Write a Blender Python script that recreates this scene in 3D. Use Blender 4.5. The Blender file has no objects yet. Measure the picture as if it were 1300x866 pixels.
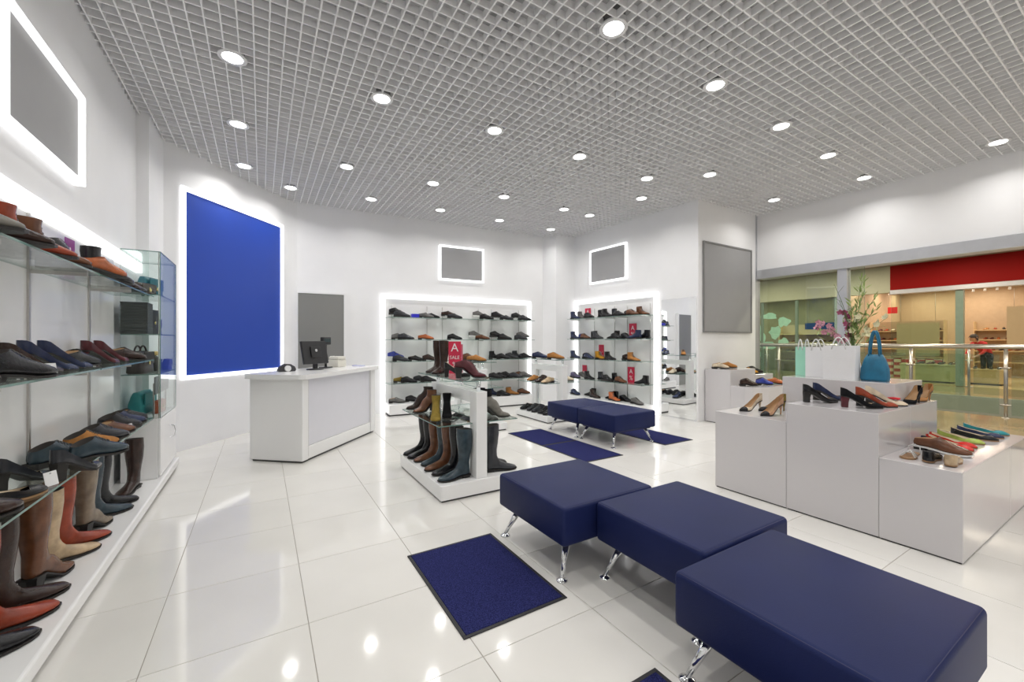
import bpy, bmesh, math, random
from mathutils import Vector, Matrix
random.seed(7)
SC = bpy.context.scene
COL = SC.collection
R = math.radians

# ------------------------------------------------------------------ camera, world, exposure
cam_data = bpy.data.cameras.new('camera')
cam_data.sensor_width = 36.0
cam_data.lens = 525.0 / 1300.0 * 36.0
cam_data.clip_start = 0.02
cam_data.clip_end = 200
cam = bpy.data.objects.new('camera', cam_data)
COL.objects.link(cam)
cam.location = (0, 0, 1.31)
cam.rotation_euler = (R(90), 0, -R(31.2039))
SC.camera = cam

world = bpy.data.worlds.new('world')
SC.world = world
world.use_nodes = True
world.node_tree.nodes['Background'].inputs[0].default_value = (0.9, 0.92, 1.0, 1)
world.node_tree.nodes['Background'].inputs[1].default_value = 0.25

SC.view_settings.view_transform = 'Standard'
SC.view_settings.look = 'None'
SC.view_settings.gamma = 1.0
SC.view_settings.use_curve_mapping = False
SC.view_settings.exposure = 0.0
SC.cycles.use_denoising = True
SC.cycles.max_bounces = 10
SC.cycles.diffuse_bounces = 5
SC.cycles.glossy_bounces = 4
SC.cycles.transparent_max_bounces = 24
SC.cycles.sample_clamp_indirect = 6.0

DOWNLIGHT_W = 3.1        # one ceiling downlight
CEIL = 3.593

# ------------------------------------------------------------------ materials
MATS = {}
def _base(name):
    m = bpy.data.materials.new(name)
    m.use_nodes = True
    nt = m.node_tree
    return m, nt, nt.nodes['Principled BSDF']

def mat(name, col, rough=0.5, metal=0.0, var=0.0, vscale=8.0, bump=0.0, bscale=60.0, coat=0.0, spec=0.5, objvar=0.0):
    """Principled surface with procedural colour variation and fine relief."""
    if name in MATS: return MATS[name]
    m, nt, b = _base(name)
    b.inputs['Roughness'].default_value = rough
    b.inputs['Metallic'].default_value = metal
    b.inputs['Specular IOR Level'].default_value = spec
    if coat: 
        b.inputs['Coat Weight'].default_value = coat
        b.inputs['Coat Roughness'].default_value = 0.08
    b.inputs['Base Color'].default_value = (*col, 1)
    tc = nt.nodes.new('ShaderNodeTexCoord')
    last = None
    if var > 0:
        n = nt.nodes.new('ShaderNodeTexNoise'); n.inputs['Scale'].default_value = vscale; n.inputs['Detail'].default_value = 4
        nt.links.new(tc.outputs['Object'], n.inputs['Vector'])
        r = nt.nodes.new('ShaderNodeValToRGB')
        r.color_ramp.elements[0].position = 0.3; r.color_ramp.elements[1].position = 0.7
        r.color_ramp.elements[0].color = (*[c*(1-var) for c in col], 1)
        r.color_ramp.elements[1].color = (*[min(1, c*(1+var)) for c in col], 1)
        nt.links.new(n.outputs['Fac'], r.inputs['Fac']); last = r.outputs['Color']
    if objvar > 0:
        oi = nt.nodes.new('ShaderNodeObjectInfo')
        mr = nt.nodes.new('ShaderNodeMapRange'); mr.inputs['To Min'].default_value = 1-objvar; mr.inputs['To Max'].default_value = 1+objvar
        nt.links.new(oi.outputs['Random'], mr.inputs['Value'])
        hs = nt.nodes.new('ShaderNodeHueSaturation'); hs.inputs['Color'].default_value = (*col, 1)
        if last: nt.links.new(last, hs.inputs['Color'])
        nt.links.new(mr.outputs[0], hs.inputs['Value']); last = hs.outputs['Color']
    if last: nt.links.new(last, b.inputs['Base Color'])
    if bump > 0:
        n2 = nt.nodes.new('ShaderNodeTexNoise'); n2.inputs['Scale'].default_value = bscale; n2.inputs['Detail'].default_value = 3
        nt.links.new(tc.outputs['Object'], n2.inputs['Vector'])
        bp = nt.nodes.new('ShaderNodeBump'); bp.inputs['Strength'].default_value = bump; bp.inputs['Distance'].default_value = 0.01
        nt.links.new(n2.outputs['Fac'], bp.inputs['Height']); nt.links.new(bp.outputs['Normal'], b.inputs['Normal'])
    MATS[name] = m
    return m

def emis(name, col, strength):
    if name in MATS: return MATS[name]
    m, nt, b = _base(name)
    b.inputs['Base Color'].default_value = (0.8, 0.8, 0.8, 1)
    b.inputs['Emission Color'].default_value = (*col, 1)
    b.inputs['Emission Strength'].default_value = strength
    MATS[name] = m
    return m

def glass(name, tint=(0.93, 0.97, 0.95), rough=0.0, ior=1.45):
    if name in MATS: return MATS[name]
    m = bpy.data.materials.new(name); m.use_nodes = True
    nt = m.node_tree; nt.nodes.clear()
    out = nt.nodes.new('ShaderNodeOutputMaterial')
    tr = nt.nodes.new('ShaderNodeBsdfTransparent'); tr.inputs[0].default_value = (*tint, 1)
    gl = nt.nodes.new('ShaderNodeBsdfGlossy'); gl.inputs[0].default_value = (1, 1, 1, 1); gl.inputs['Roughness'].default_value = rough
    fr = nt.nodes.new('ShaderNodeFresnel')
    ge = nt.nodes.new('ShaderNodeNewGeometry')       # thin plate: the far face reflects like the near one
    mr = nt.nodes.new('ShaderNodeMapRange'); mr.inputs['To Min'].default_value = ior; mr.inputs['To Max'].default_value = 1.0/ior
    nt.links.new(ge.outputs['Backfacing'], mr.inputs['Value']); nt.links.new(mr.outputs[0], fr.inputs[0])
    mx = nt.nodes.new('ShaderNodeMixShader')
    nt.links.new(fr.outputs[0], mx.inputs[0]); nt.links.new(tr.outputs[0], mx.inputs[1]); nt.links.new(gl.outputs[0], mx.inputs[2])
    nt.links.new(mx.outputs[0], out.inputs[0])
    MATS[name] = m
    return m

M_wall = mat('white_paint', (0.85, 0.85, 0.86), 0.55, var=0.015, vscale=3, bump=0.03, bscale=220)
M_tile = mat('polished_porcelain', (0.76, 0.745, 0.71), 0.07, var=0.03, vscale=2.2, objvar=0.02, spec=0.55)
M_grout = mat('grout', (0.36, 0.33, 0.28), 0.8, var=0.1)
M_blade = mat('ceiling_grid_paint', (0.84, 0.84, 0.85), 0.5, objvar=0.03)
M_plenum = mat('plenum_grey', (0.50, 0.50, 0.51), 0.9, var=0.35, vscale=2.0)
M_white = mat('white_laminate', (0.89, 0.89, 0.89), 0.22, var=0.01, vscale=2, coat=0.3)
M_plinth = mat('gloss_white_acrylic', (0.62, 0.60, 0.61), 0.14, var=0.01, vscale=1.5, coat=0.4)
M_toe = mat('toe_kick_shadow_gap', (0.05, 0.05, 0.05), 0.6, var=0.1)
M_leather = mat('navy_leatherette', (0.0105, 0.0175, 0.080), 0.48, var=0.10, vscale=2.5, bump=0.10, bscale=260, spec=0.18)
M_seam = mat('navy_seam', (0.012, 0.016, 0.075), 0.5, var=0.1)
M_chrome = mat('chrome', (0.82, 0.83, 0.85), 0.10, 1.0, var=0.02)
M_steel = mat('brushed_steel', (0.55, 0.54, 0.52), 0.28, 1.0, var=0.05, vscale=30)
M_blackrub = mat('black_rubber', (0.02, 0.02, 0.022), 0.6, var=0.2)
M_blackpl = mat('black_plastic', (0.018, 0.018, 0.02), 0.4, var=0.1)
M_blue = mat('royal_blue_print', (0.012, 0.060, 0.42), 0.45, var=0.02, vscale=1.0)
M_grey = mat('grey_blank_print', (0.33, 0.33, 0.335), 0.5, var=0.01)
M_doorgrey = mat('grey_door_laminate', (0.23, 0.23, 0.22), 0.30, var=0.03, vscale=1.2)
M_frame = mat('dark_grey_frame', (0.22, 0.22, 0.22), 0.4, var=0.05)
M_alu = mat('satin_aluminium', (0.56, 0.57, 0.60), 0.4, 0.6, var=0.03)
M_led = emis('led_white', (1.0, 1.0, 1.0), 1.2)
M_lamp = emis('lamp_disc', (1.0, 0.99, 0.97), 8.0)
M_glass = glass('clear_glass')
M_gedge = mat('green_glass_edge', (0.16, 0.27, 0.24), 0.15, var=0.15)
M_cabg = glass('cabinet_glass', (0.94, 0.97, 0.96), ior=1.25)
M_store = glass('storefront_glass', (0.90, 0.95, 0.91))
M_mirror = mat('mirror_silver', (0.93, 0.94, 0.94), 0.01, 1.0)
M_signred = mat('red_sale_card', (0.62, 0.02, 0.07), 0.5, var=0.08)
M_signwh = mat('white_print', (0.85, 0.85, 0.85), 0.5, var=0.02)
M_paper = mat('white_paper', (0.82, 0.82, 0.83), 0.7, var=0.02, bump=0.08, bscale=30)

def carpet():
    m, nt, b = _base('blue_carpet'); b.inputs['Roughness'].default_value = 1.0; b.inputs['Specular IOR Level'].default_value = 0.1
    tc = nt.nodes.new('ShaderNodeTexCoord')
    n = nt.nodes.new('ShaderNodeTexNoise'); n.inputs['Scale'].default_value = 210; n.inputs['Detail'].default_value = 2
    nt.links.new(tc.outputs['Object'], n.inputs['Vector'])
    r = nt.nodes.new('ShaderNodeValToRGB')
    r.color_ramp.elements[0].position = 0.35; r.color_ramp.elements[0].color = (0.009, 0.010, 0.045, 1)
    r.color_ramp.elements[1].position = 0.68; r.color_ramp.elements[1].color = (0.036, 0.042, 0.165, 1)
    nt.links.new(n.outputs['Fac'], r.inputs['Fac']); nt.links.new(r.outputs['Color'], b.inputs['Base Color'])
    bp = nt.nodes.new('ShaderNodeBump'); bp.inputs['Strength'].default_value = 0.6; bp.inputs['Distance'].default_value = 0.004
    nt.links.new(n.outputs['Fac'], bp.inputs['Height']); nt.links.new(bp.outputs['Normal'], b.inputs['Normal'])
    return m
M_carpet = carpet()

# ------------------------------------------------------------------ mesh builders
class MB:
    """collects vertices and faces; build() links them as ONE mesh object"""
    def __init__(s): s.v = []; s.f = []; s.mi = []; s.sm = []
    def add(s, verts, faces, mi=0, smooth=False):
        o = len(s.v); s.v += [tuple(p) for p in verts]
        for f in faces:
            s.f.append(tuple(i+o for i in f)); s.mi.append(mi); s.sm.append(smooth)
        return s
    def box(s, x0, y0, z0, x1, y1, z1, bev=0.0, seg=1, mi=0, smooth=False):
        bm = bmesh.new()
        bmesh.ops.create_cube(bm, size=1.0)
        bmesh.ops.scale(bm, vec=(x1-x0, y1-y0, z1-z0), verts=bm.verts)
        bmesh.ops.translate(bm, vec=((x0+x1)/2, (y0+y1)/2, (z0+z1)/2), verts=bm.verts)
        if bev > 0: bmesh.ops.bevel(bm, geom=bm.edges[:], offset=bev, segments=seg, profile=0.5, affect='EDGES')
        s.bm(bm, mi, smooth); return s
    def bm(s, bm, mi=0, smooth=False):
        bm.verts.index_update()
        s.add([v.co[:] for v in bm.verts], [[v.index for v in f.verts] for f in bm.faces], mi, smooth); bm.free()
    def prism(s, poly, z0, z1, mi=0):
        n = len(poly)
        s.add([(x, y, z0) for x, y in poly]+[(x, y, z1) for x, y in poly],
              [tuple(range(n-1, -1, -1)), tuple(range(n, 2*n))]+[(i, (i+1) % n, n+(i+1) % n, n+i) for i in range(n)], mi); return s
    def loft(s, rings, cap0=True, cap1=True, mi=0, smooth=True, closed=True):
        n = len(rings[0]); V = [p for r in rings for p in r]; F = []
        m = n if closed else n-1
        for i in range(len(rings)-1):
            for j in range(m):
                F.append((i*n+j, i*n+(j+1) % n, (i+1)*n+(j+1) % n, (i+1)*n+j))
        if cap0: F.append(tuple(range(n-1, -1, -1)))
        if cap1: F.append(tuple((len(rings)-1)*n+j for j in range(n)))
        s.add(V, F, mi, smooth); return s
    def tube(s, pts, r, n=8, mi=0, smooth=True, cap=True):
        pts = [Vector(p) for p in pts]; rr = r if isinstance(r, (list, tuple)) else [r]*len(pts)
        rings = []; up = None
        for i, p in enumerate(pts):
            d = (pts[min(i+1, len(pts)-1)]-pts[max(i-1, 0)]).normalized()
            a = Vector((0, 0, 1)) if abs(d.z) < 0.9 else Vector((1, 0, 0))
            if up is not None and (up-d*up.dot(d)).length > 0.1: a = up
            u = (a-d*a.dot(d)).normalized(); w = d.cross(u); up = u
            rings.append([p+(u*math.cos(t)+w*math.sin(t))*rr[i] for t in [2*math.pi*k/n for k in range(n)]])
        s.loft(rings, cap, cap, mi, smooth); return s
    def lathe(s, prof, c=(0, 0), n=20, mi=0, smooth=True):
        s.loft([[(c[0]+r*math.cos(2*math.pi*k/n), c[1]+r*math.sin(2*math.pi*k/n), z) for k in range(n)] for r, z in prof], True, True, mi, smooth); return s
    def quad(s, a, b, c, d, mi=0): s.add([a, b, c, d], [(0, 1, 2, 3)], mi); return s
    def mesh(s, name, mats):
        me = bpy.data.meshes.new(name); me.from_pydata(s.v, [], s.f)
        for m in mats: me.materials.append(m)
        me.polygons.foreach_set('material_index', s.mi)
        me.polygons.foreach_set('use_smooth', s.sm)
        bm = bmesh.new(); bm.from_mesh(me); bmesh.ops.recalc_face_normals(bm, faces=bm.faces); bm.to_mesh(me); bm.free()
        me.update(); return me
    def build(s, name, mats, parent=None, **kw):
        if not isinstance(mats, (list, tuple)): mats = [mats]
        return obj(name, s.mesh(name, mats), parent, **kw)

def obj(name, me, parent=None, loc=None, rot=None):
    o = bpy.data.objects.new(name, me); COL.objects.link(o)
    if parent is not None: o.parent = parent
    if loc is not None: o.location = loc
    if rot is not None: o.rotation_euler = rot
    return o
def tag(o, label=None, cat=None, group=None, kind=None):
    if label: o['label'] = label
    if cat: o['category'] = cat
    if group: o['group'] = group
    if kind: o['kind'] = kind
    return o
def thing(name, label, cat, loc=(0, 0, 0), rz=0.0, group=None):
    o = bpy.data.objects.new(name, None); o.empty_display_size = 0.1; COL.objects.link(o)
    o.location = loc; o.rotation_euler = (0, 0, rz)
    return tag(o, label, cat, group)
def struct(name, mb, mats, label, cat='wall'):
    o = mb.build(name, mats); return tag(o, label, cat, kind='structure')
def copy_tree(o, parent=None):
    c = o.copy(); COL.objects.link(c)
    if parent is not None: c.parent = parent
    for ch in list(o.children): copy_tree(ch, c)
    return c
def glass_plate(mb, x0, y0, z0, x1, y1, z1):
    """clear plate whose narrow sides show the green of the cut edge (slots 0 clear, 1 edge)"""
    V = [(x0, y0, z0), (x1, y0, z0), (x1, y1, z0), (x0, y1, z0), (x0, y0, z1), (x1, y0, z1), (x1, y1, z1), (x0, y1, z1)]
    F = [(3, 2, 1, 0), (4, 5, 6, 7), (0, 1, 5, 4), (2, 3, 7, 6), (1, 2, 6, 5), (3, 0, 4, 7)]
    areas = [abs((x1-x0)*(y1-y0))]*2+[abs((x1-x0)*(z1-z0))]*2+[abs((y1-y0)*(z1-z0))]*2
    big = max(areas)
    for f, a in zip(F, areas): mb.add([V[i] for i in f], [(0, 1, 2, 3)], 0 if a > big*0.99 else 1)
    return mb

# ------------------------------------------------------------------ room shell
XL, XR, YB = -1.08, 7.78, -3.2     # left wall, shop-front line, wall behind
O_B, O_S = (1.84, 7.62), (6.017, 4.91)      # origins of the two lit wall units
E_B, N_B = (0.9988, -0.0491), (-0.0491, -0.9988)
E_S, N_S = (-0.0373, 0.9993), (-0.9993, -0.0373)

fl = struct('floor', MB().box(XL-0.3, YB-0.3, -0.12, XR+0.03, 8.1, -0.003), M_grout, 'glossy white porcelain tile floor of the shoe shop', 'floor')
tile_me = MB().box(-0.2985, -0.2985, -0.012, 0.2985, 0.2985, 0.0, bev=0.0012).mesh('tile', [M_tile])
i0, i1 = -3, 13
for i in range(i0, i1):
    for j in range(-6, 10):
        cx, cy = 0.187+0.6*i+0.3, 2.13+0.6*j+0.3
        if cx > XR+0.25 or cy < -1.6: continue
        if cx > 6.3 and cy > 4.5: continue
        if cx+cy*-1.0 < -8.0: continue
        obj('tile', tile_me, fl, (cx, cy, 0))

# ceiling: plenum slab above an open square grid of 10 mm blades at 100 mm pitch
ce = struct('ceiling', MB().box(XL-0.3, YB-0.3, CEIL+0.42, XR+0.4, 8.1, CEIL+0.5), M_plenum, 'open-cell square grid ceiling in light grey', 'ceiling')
bx_me = MB().box(-0.005, YB, 0, 0.005, 7.75, 0.055).mesh('grid_blade', [M_blade])
by_me = MB().box(XL, -0.005, 0.0005, 7.9, 0.005, 0.0545).mesh('grid_blade', [M_blade])
for k in range(-10, 79): obj('grid_blade', bx_me, ce, (k*0.1-0.05, 0, CEIL))
for k in range(-20, 77): obj('grid_blade', by_me, ce, (0, k*0.1+0.02, CEIL))

T = 0.25
def wall_poly(name, pts, z0, z1, label, m=None, thick=T):
    """wall following a polyline; the solid lies to the left of the walking direction"""
    P = [Vector(p) for p in pts]; off = []
    for i, p in enumerate(P):
        ds = []
        if i > 0: ds.append((P[i]-P[i-1]).normalized())
        if i < len(P)-1: ds.append((P[i+1]-P[i]).normalized())
        n = sum((Vector((-d.y, d.x)) for d in ds), Vector((0, 0))).normalized()
        k = 1.0 if len(ds) == 1 else 1.0/max(0.5, n.dot(Vector((-ds[0].y, ds[0].x))))
        off.append(p+n*thick*k)
    mb = MB()
    for i in range(len(P)-1):
        mb.prism([P[i][:], P[i+1][:], off[i+1][:], off[i][:]], z0, z1)
    return struct(name, mb, m or M_wall, label)
TOP = CEIL+0.45
wall_poly('wall_left', [(XL, YB), (XL, 5.51), (-0.98, 5.51), (-0.96, 6.105)], -0.1, TOP, 'white painted wall behind the long boot shelving')
# diagonal wall carrying the blue screen, easing into the back wall
arc = [(-0.96, 6.105), (-0.83, 6.232), (0.26, 7.526)]
for k in range(1, 7):
    t = k/6.0; a, b, c = Vector((0.26, 7.526)), Vector((0.385, 7.672)), Vector((0.50, 7.686))
    arc.append(((a*(1-t)**2+b*2*t*(1-t)+c*t*t))[:])
wall_poly('wall_curved', arc, -0.1, TOP, 'white diagonal wall curving into the back wall')
wall_poly('wall_back', [(0.50, 7.686), (5.305, 7.45), (5.457, 7.168), (5.93, 7.09)], -0.1, TOP, 'white back wall with corner pier')
wall_poly('wall_side', [(5.93, 7.09), (6.04, 4.16), (XR-0.06, 4.16)], -0.1, TOP, 'white projecting wall beside the shop front')
wall_poly('wall_behind', [(XR+0.25, YB), (XL, YB)], -0.1, TOP, 'white wall closing the shop behind the benches')
struct('wall_right', MB().box(XR, YB, 2.60, XR+0.25, 4.5, TOP), M_wall, 'white header wall above the shop front')
struct('trim_1', MB().box(XR-0.03, YB, 2.44, XR+0.22, 4.16, 2.60, bev=0.006), M_alu, 'satin aluminium rail along the shop-front header', 'trim')
struct('trim_2', MB().box(XR-0.06, 4.16, 0, XR+0.1, 4.22, TOP), M_alu, 'satin aluminium corner trim at the shop front', 'trim')
struct('trim_3', MB().box(XR+0.0, 2.80, 0, XR+0.14, 2.93, 2.44, bev=0.005), M_alu, 'satin aluminium shop-front post beside the flowers', 'trim')
w1 = MB(); glass_plate(w1, XR+0.06, 2.93, 0.0, XR+0.072, 4.16, 2.44)
struct('window_1', w1, [M_store, M_gedge], 'large clear shop-front pane between post and side wall', 'window')
w2 = MB(); glass_plate(w2, XR+0.06, 2.60, 0.0, XR+0.072, 2.80, 2.44)
struct('window_2', w2, [M_store, M_gedge], 'narrow clear shop-front pane beside the open entrance', 'window')

# ------------------------------------------------------------------ ceiling downlights
def make_downlight():
    t = thing('downlight', 'round recessed downlight with white trim ring in the grid ceiling', 'downlight', (0, 0, CEIL), 0, 'ceiling downlights of the shop')
    MB().lathe([(0.072, -0.001), (0.098, -0.006), (0.102, -0.003), (0.102, 0.010), (0.072, 0.010)], n=28).build('trim_ring', mat('lamp_ring', (0.75, 0.75, 0.76), 0.35), t)
    MB().lathe([(0.001, -0.006), (0.060, -0.004), (0.073, -0.002), (0.073, 0.004), (0.001, 0.004)], n=28).build('diffuser', M_lamp, t)
    MB().lathe([(0.055, 0.012), (0.085, 0.012), (0.085, 0.14), (0.03, 0.17), (0.001, 0.17)], n=18).build('housing', mat('lamp_can', (0.18, 0.18, 0.18), 0.5, var=0.2), t)
    return t
lamp_data = bpy.data.lights.new('downlight_beam', 'AREA')
lamp_data.shape = 'DISK'; lamp_data.size = 0.14; lamp_data.energy = DOWNLIGHT_W; lamp_data.color = (1.0, 0.975, 0.94)
lamp_data.spread = R(145)
SPOTS = [(-0.2, 2.2), (0.97, 2.2), (2.2, 2.2), (3.47, 2.22), (4.73, 2.28), (5.97, 2.34), (7.22, 2.40),
         (-0.2, 4.02), (0.97, 3.97), (2.165, 3.94), (3.37, 3.95), (4.635, 3.99), (5.205, 4.59), (5.266, 3.45), (7.10, 3.53),
         (-0.21, 5.225), (0.954, 5.76), (2.128, 5.72), (3.287, 5.67), (4.49, 5.67), (5.104, 5.70),
         (-0.194, 6.43), (0.371, 6.98), (1.508, 6.87), (2.67, 6.82), (3.854, 6.82), (5.065, 6.83), (7.245, 1.17)]
SPOTS += [(x, y) for y in (0.4, -1.4, -2.6) for x in (-0.2, 0.97, 2.2, 3.47, 4.73, 6.0)]
LAND = [(0.5, 5.6, 'service counter'), (-0.3, 6.5, 'blue screen'), (-0.5, 4.0, 'display cabinet end'), (-0.5, 2.2, 'long boot shelving'), (1.6, 3.7, 'boot stand'), (2.8, 6.6, 'wide back shelving'),
        (2.7, 5.6, 'middle shoe stand'), (4.2, 5.7, 'shoe stand by the small bench'), (4.0, 4.3, 'small bench'), (1.8, 1.4, 'row of navy benches'), (3.4, 2.2, 'aisle by the white plinths'), (4.5, 1.6, 'bags and flowers'),
        (5.4, 6.6, 'side shelving corner'), (5.4, 4.6, 'tall mirror'), (5.6, 3.2, 'aisle before the poster'), (7.0, 3.6, 'stepped display'), (6.6, 2.2, 'shop entrance'), (7.2, 1.0, 'open doorway'), (2.0, -1.5, 'rear of the shop')]
dl = make_downlight()
for i, (x, y) in enumerate(SPOTS):
    o = dl if i == 0 else copy_tree(dl)
    o.location = (x, y, CEIL)
    la = bpy.data.objects.new('downlight_beam', lamp_data); COL.objects.link(la)
    la.parent = o; la.location = (0, 0, -0.02)
    mk = min(LAND, key=lambda m: (m[0]-x)**2+(m[1]-y)**2)
    o['label'] = 'round recessed downlight with white trim ring above the '+mk[2]; o['group'] = 'downlights above the '+mk[2]

# ------------------------------------------------------------------ lit frames and panels on the walls
def frame_thing(name, label, cat, origin, ang, w, z0, z1, band, depth, panel, panel_name, led=True, inset=0.02):
    """a panel on a wall inside a glowing edge; local x along the wall, local -y into the room"""
    t = thing(name, label, cat, (origin[0], origin[1], z0), ang)
    h = z1-z0
    m = M_led if led else M_frame
    for nm, b in (('edge_light', (0, -depth, 0, w, -0.002, band)), ('edge_light', (0, -depth, h-band, w, -0.002, h)),
                  ('edge_light', (0, -depth, band, band, -0.002, h-band)), ('edge_light', (w-band, -depth, band, w, -0.002, h-band))):
        MB().box(*b).build(nm if led else 'frame_bar', m, t)
    MB().box(band, -depth+inset, band, w-band, -0.004, h-band).build(panel_name, panel, t)
    return t
ANG_B = math.atan2(E_B[1], E_B[0])
d = Vector((0.26+0.83, 7.526-6.232)); L_BLUE = d.length
frame_thing('blue_screen', 'tall royal blue screen with glowing white edge on the diagonal wall', 'screen', (-0.83+0.006, 6.232-0.005), math.atan2(d.y, d.x), L_BLUE+0.02, 0.845, 3.155, 0.050, 0.03, M_blue, 'blue_panel')
frame_thing('picture_light_box', 'small grey light box above the glass shoe shelves on back wall', 'light box', (2.93, 7.565), ANG_B, 0.932, 2.49, 3.165, 0.032, 0.05, M_grey, 'grey_panel')
ANG_S = math.atan2(-E_S[1], -E_S[0])
def SP(s, dd): return (O_S[0]+E_S[0]*s+N_S[0]*dd, O_S[1]+E_S[1]*s+N_S[1]*dd)
def BP(s, dd): return (O_B[0]+E_B[0]*s+N_B[0]*dd, O_B[1]+E_B[1]*s+N_B[1]*dd)
frame_thing('picture_light_box', 'small grey light box above the ankle-boot shelves on side wall', 'light box', SP(1.695, 0.0), ANG_S, 0.985, 2.50, 3.20, 0.032, 0.05, M_grey, 'grey_panel')
frame_thing('picture_light_box', 'large grey light box with thick glowing edge above the long boot shelving', 'light box', (XL, 2.885), R(90), 1.015, 2.355, 2.955, 0.028, 0.06, M_grey, 'grey_panel', inset=0.03)
frame_thing('poster_panel', 'large blank grey poster in thin dark frame beside shop front', 'poster', (6.15, 4.16), 0, 1.41, 1.45, 2.945, 0.025, 0.03, M_grey, 'grey_panel', led=False, inset=0.012)

# grey door leaf behind the counter with pale jamb
dr = thing('door_1', 'plain grey door leaf set in the back wall behind the counter', 'door', (0.515, 7.685, 0), ANG_B); dr['kind'] = 'structure'
MB().box(0.0, -0.075, 0.0, 0.70, -0.012, 2.10).build('door_leaf', M_doorgrey, dr)
for b in ((-0.012, -0.085, 0, 0.0, -0.004, 2.13), (0.70, -0.085, 0, 0.74, -0.004, 2.13), (0.0, -0.085, 2.10, 0.70, -0.004, 2.13)):
    MB().box(*b).build('door_jamb', M_wall, dr)
# wall mirror beside the side unit
mr = thing('wall_mirror', 'tall frameless mirror on the side wall next to the boot shelves', 'mirror', SP(-0.06, 0.0)+(0.02,), ANG_S)
MB().box(0, -0.012, 0, 0.66, -0.002, 2.01).build('mirror_sheet', M_mirror, mr)
MB().box(-0.0, -0.022, -0.02, 0.66, -0.002, -0.001).build('bottom_channel', M_chrome, mr)

# ------------------------------------------------------------------ footwear
RGB = {'black': (0.007, 0.007, 0.009), 'charcoal': (0.028, 0.030, 0.036), 'grey': (0.13, 0.125, 0.12), 'brown': (0.13, 0.05, 0.022),
       'dark_brown': (0.030, 0.014, 0.010), 'tan': (0.40, 0.18, 0.055), 'orange': (0.46, 0.12, 0.035), 'rust': (0.28, 0.045, 0.018), 'navy': (0.018, 0.028, 0.075),
       'blue': (0.03, 0.05, 0.30), 'olive': (0.24, 0.17, 0.035), 'beige': (0.50, 0.37, 0.23), 'maroon': (0.085, 0.014, 0.020), 'red': (0.55, 0.022, 0.015),
       'yellow': (0.62, 0.30, 0.03), 'teal': (0.02, 0.22, 0.25), 'purple': (0.10, 0.085, 0.16), 'taupe': (0.20, 0.155, 0.11), 'cream': (0.66, 0.56, 0.42),
       'slate': (0.030, 0.050, 0.065), 'green': (0.36, 0.46, 0.10), 'nude': (0.50, 0.29, 0.17), 'stone': (0.19, 0.18, 0.16)}
def shoe_mat(c, suede=False):
    r = RGB[c]
    if suede: return mat('suede_'+c, r, 0.9, var=0.18, vscale=30, bump=0.15, bscale=300, spec=0.2)
    return mat('leather_'+c, r, 0.24, var=0.28, vscale=16, bump=0.12, bscale=90, spec=0.45)
M_solebk = mat('dark_sole', (0.015, 0.013, 0.012), 0.55, var=0.2)
M_soletn = mat('leather_sole', (0.30, 0.17, 0.08), 0.5, var=0.15)
M_solewh = mat('white_sole', (0.72, 0.72, 0.70), 0.5, var=0.05)
M_lintan = mat('tan_lining', (0.42, 0.25, 0.12), 0.6, var=0.1)
M_lindk = mat('dark_lining', (0.035, 0.028, 0.025), 0.8, var=0.2)
M_linlt = mat('pale_lining', (0.70, 0.60, 0.46), 0.6, var=0.06)
M_metal = mat('gold_buckle', (0.75, 0.58, 0.25), 0.25, 1.0)

FOOT = [((-.002, .040), (.135, .088), .035), ((.002, .026), (.150, .081), .036), ((.03, .024), (.165, .074), .036), ((.07, .024), (.185, .067), .036),
        ((.12, .018), (.205, .060), .040), ((.17, .010), (.225, .053), .047), ((.21, .008), (.245, .047), .048), ((.25, .009), (.265, .040), .043),
        ((.275, .011), (.280, .034), .033), ((.290, .016), (.290, .024), .012)]
PROFILE = {
    'oxford': [((.004, .074), (.105, .100), .030), ((.000, .056), (.120, .095), .033)]+FOOT,
    'loafer': [((.004, .064), (.130, .080), .031), ((.000, .052), (.138, .082), .034)]+FOOT[:1]+FOOT[1:],
    'sneaker': [((.002, .082), (.105, .108), .032), ((-.003, .062), (.122, .102), .036)]+[(b, (t[0], t[1]*1.05), w*1.07) for b, t, w in FOOT],
    'ankle_boot': [((.006, .158), (.112, .162), .043), ((.002, .125), (.108, .135), .042), ((.004, .092), (.113, .115), .038), ((.000, .062), (.125, .100), .036)]+FOOT,
    'tall_boot': [((-.012, .415), (.118, .425), .058), ((-.018, .34), (.118, .345), .060), ((-.014, .26), (.110, .265), .055), ((.000, .185), (.100, .19), .045),
                  ((.008, .130), (.102, .142), .040), ((.004, .090), (.113, .118), .038), ((.000, .062), (.125, .100), .036)]+FOOT,
}
PROFILE['bootie'] = PROFILE['ankle_boot']; PROFILE['heeled_oxford'] = PROFILE['oxford']; PROFILE['heeled_boot'] = PROFILE['tall_boot']
def smooth(t): t = max(0.0, min(1.0, t)); return t*t*(3-2*t)

def ring(B, T, w, n=16, yoff=0.0):
    out = []
    cx, cz = (B[0]+T[0])/2, (B[1]+T[1])/2; ex, ez = (T[0]-B[0])/2, (T[1]-B[1])/2
    for k in range(n):
        a = 2*math.pi*k/n; c, s = math.cos(a), math.sin(a)
        if c < 0: g = math.copysign(abs(s)**0.55, s)
        else: g = math.copysign(abs(s)**0.9, s)
        out.append((cx+ex*c, w*g+yoff, cz+ez*c))
    return out

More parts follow.
